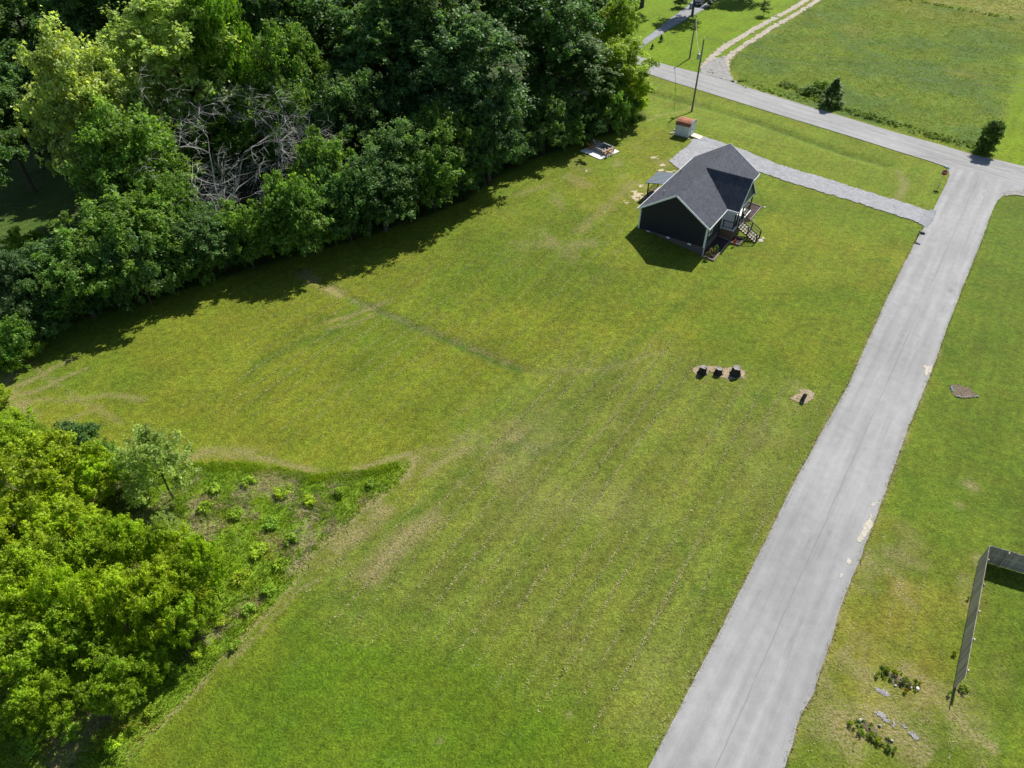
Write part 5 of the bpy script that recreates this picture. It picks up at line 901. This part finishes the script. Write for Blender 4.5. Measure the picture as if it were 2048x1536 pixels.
leafy('roadside_weeds', wst, 6.5, 4, 0.5, 0.3, 56, 0.07, (0.15, 0.23, 0.035), 'tall weeds growing along the far side of the cross road', 0.40)
leafy('roadside_weeds', ribbon([(1470, 160), (1500, 172), (1560, 186), (1620, 200)], 3.0), 2.6, 6, 0.4, 0.3, 56, 0.07, (0.20, 0.31, 0.03), 'bushy green weeds beside the mouth of the gravel track', 0.42)
leafy('hedge_weeds', ribbon([(1760, -4), (1850, 4), (1910, 18), (1960, 26), (2048, 42), (2120, 60)], 1.6), 2.0, 7, 0.5, 0.4, 56, 0.1, (0.20, 0.30, 0.03), 'thin line of weeds between the field and the tan field beyond', 0.45)
leafy('scrub_weeds', gp((1748, 1338), (1775, 1332), (1805, 1345), (1845, 1368), (1830, 1386), (1800, 1380), (1770, 1366)), 9, 12, 0.16, 0.16, 40, 0.05, (0.16, 0.24, 0.035), 'scruffy low weeds around the upper soil patch', 0.42)
leafy('scrub_weeds', gp((1690, 1440), (1725, 1440), (1770, 1468), (1800, 1495), (1780, 1508), (1730, 1482)), 9, 13, 0.16, 0.16, 40, 0.05, (0.16, 0.24, 0.035), 'scruffy low weeds around the lower soil strip', 0.42)
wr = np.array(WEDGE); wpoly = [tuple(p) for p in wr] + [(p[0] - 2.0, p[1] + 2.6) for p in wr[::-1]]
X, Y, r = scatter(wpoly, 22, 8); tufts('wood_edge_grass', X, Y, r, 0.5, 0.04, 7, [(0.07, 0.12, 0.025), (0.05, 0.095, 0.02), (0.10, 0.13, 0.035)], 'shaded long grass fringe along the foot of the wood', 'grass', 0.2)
bpoly = ribbon([(375, 934), (480, 934), (560, 944), (620, 957), (720, 950), (800, 932)], 0.9)
X, Y, r = scatter(bpoly, 70, 9); tufts('bank_grass', X, Y, r, 0.22, 0.03, 7, [(0.34, 0.46, 0.02), (0.28, 0.42, 0.018), (0.22, 0.34, 0.02)], 'lush green grass fringe along the top of the bank', 'grass', 0.12)

# lawn blades and the mower's clipping rows
def gsample(X, Y):
    j = np.clip(np.searchsorted(gx, X), 0, len(gx) - 1); i = np.clip(np.searchsorted(gy, Y), 0, len(gy) - 1); return col[i, j], straw[i, j], mow[i, j], rm[i, j], wm[i, j]
def blades(name, X, Y, r, cc, h, wd, nb, label, cat, spread, lean, z0=-0.03):
    n = len(X); N = n * nb; x = np.repeat(X, nb) + r.normal(size=N) * spread; y = np.repeat(Y, nb) + r.normal(size=N) * spread; z = height(x, y) + z0
    hh = h * (0.5 + r.random(N)) + 0.03; a = r.uniform(0, 6.283, N); ln = lean * hh * r.uniform(0.2, 1.3, N); b = r.uniform(0, 6.283, N); ww = wd * (0.5 + r.random(N)); bx_, by_ = np.cos(b) * ww, np.sin(b) * ww
    V = np.stack([np.stack([x - bx_, y - by_, z], 1), np.stack([x + bx_, y + by_, z], 1), np.stack([x + np.cos(a) * ln, y + np.sin(a) * ln, z + hh], 1)], 1).reshape(-1, 3)
    c3 = np.repeat(np.repeat(cc, nb, 0) * (0.7 + 0.6 * r.random((N, 1))), 3, 0); c3 = np.concatenate([c3, np.ones((len(c3), 1))], 1)
    return tag(inst(name, np_mesh(name, V, np.arange(3 * N).reshape(-1, 3), M['blade'], {'gcol': ('FLOAT_COLOR', c3)})), label, cat, kind='stuff')
lawn = gp((-30, 760), (60, 700), (420, 570), (760, 470), (1000, 380), (1160, 330), (1320, 420), (1500, 560), (1790, 560), (1690, 780), (1590, 960), (1300, 1530), (1250, 1640), (200, 1640))
X, Y, r = scatter(lawn, 30, 21); c_, s_, m_, r_, w_ = gsample(X, Y); k = (r_ < 0.4) & (w_ < 0.4) & (Y > 13)
for dx in (0,): pass
ub, vb = to_uv(X, Y); k &= ~((ub > -0.5) & (ub < 17.5) & (vb > -4.5) & (vb < 12))
X, Y, c_, s_ = X[k], Y[k], c_[k], s_[k]; n_ = fbm(X, Y, 1.3, 301)
cc = c_ * (0.85 + 0.5 * r.random((len(X), 1))) * 1.2; st_ = (r.random(len(X)) < 0.05 + s_ * 0.6)[:, None]; cc = np.where(st_, np.array((0.36, 0.32, 0.15)), cc)
blades('lawn_grass', X, Y, r, cc, 0.05, 0.022, 2, 'short mown grass blades standing in the lawn', 'grass', 0.07, 1.4)
R2 = np.random.default_rng(77); rows = []
for j in range(-36, 54):
    v0 = j * 1.65 + R2.normal() * 0.12; st_j = R2.choice([0.55, 0.8, 1.0]); u_ = np.arange(-90, 30, 0.022); vv = v0 + 0.3 * (fbm(u_, u_ * 0 + j * 7.0, 16, 5) - 0.5) + 0.1 * (fbm(u_, u_ * 0 + j * 3.0, 1.5, 8) - 0.5) + R2.normal(size=len(u_)) * 0.06
    x, y = to_xy(u_, vv); dens = sstep(0.12, 0.5, fbm(u_, u_ * 0 + j * 11.0, 2.0, 9)) * (0.45 + 0.55 * sstep(0.4, 0.6, fbm(u_, u_ * 0 + j * 5.0, 11, 10))); rows.append(np.stack([x, y, dens * st_j], 1))
rows = np.concatenate(rows); c_, s_, m_, r_, w_ = gsample(rows[:, 0], rows[:, 1]); k = (R2.random(len(rows)) < rows[:, 2] * m_ * 0.95) & (r_ < 0.3) & (w_ < 0.3) & (np.abs(rows[:, 0]) < 70) & (rows[:, 1] > 13)
road_poly = gp(*Lf) + gp(*Rf[::-1]); k &= ~in_poly(rows[:, 0], rows[:, 1], road_poly); ub, vb = to_uv(rows[:, 0], rows[:, 1]); k &= ~((ub > -1) & (ub < 18) & (vb > -4.5) & (vb < 12))
x, y = rows[k, 0], rows[k, 1]; pal = np.array([(0.60, 0.56, 0.28), (0.50, 0.49, 0.21), (0.36, 0.40, 0.12), (0.06, 0.09, 0.02)])
blades('grass_clippings', x, y, R2, pal[R2.choice(4, len(x), p=[0.5, 0.36, 0.1, 0.04])], 0.01, 0.035, 3, 'pale rows of cut grass left by the mower', 'clippings', 0.05, 2.6, 0.015)
# weed clumps on the rough bank
cl = sorted([(430, 980, 26), (500, 960, 22), (560, 985, 28), (620, 1000, 22), (470, 1030, 24), (540, 1050, 26), (585, 1075, 22), (520, 1100, 30), (560, 1125, 24), (480, 1150, 28), (535, 1180, 22), (500, 1215, 22), (440, 1240, 24), (395, 1300, 26), (350, 1345, 26), (300, 1420, 24), (140, 1470, 34), (60, 1500, 40), (220, 1490, 28), (680, 985, 20), (740, 965, 18), (410, 1010, 24), (470, 1290, 16), (20, 1450, 30)])
for i, (px, py, q) in enumerate(cl):
    tree(px, py, 0.3, q * 0.72, 'weed', [(0.34, 0.47, 0.03), (0.28, 0.43, 0.035), (0.25, 0.40, 0.04)][i % 3], 'leafy green weed clump on the rough bank, %s from the left' % ORD[i], 'weed_clump', 'plant', 'weed clumps on the rough bank')

# grass creeping over the road edges
for pts, sd_, lb in ((Lf[:14], 51, 'left'), (Rf[:20], 52, 'right')):
    X, Y, r = scatter(ribbon(pts, 0.34), 80, sd_); k = (Y > 12) & (fbm(X, Y, 1.0, sd_) > 0.4); X, Y = X[k], Y[k]; c_ = gsample(X + (-0.8 if sd_ == 51 else 0.8), Y)[0]
    cc = c_ * 1.7 * (0.7 + 0.7 * r.random((len(X), 1))); cc = np.where((r.random(len(X)) < 0.5)[:, None], np.array((0.40, 0.34, 0.18)), cc); blades('verge_grass', X, Y, r, cc, 0.02, 0.03, 3, 'ragged grass creeping over the %s edge of the main road' % lb, 'grass', 0.06, 1.8, 0.035)
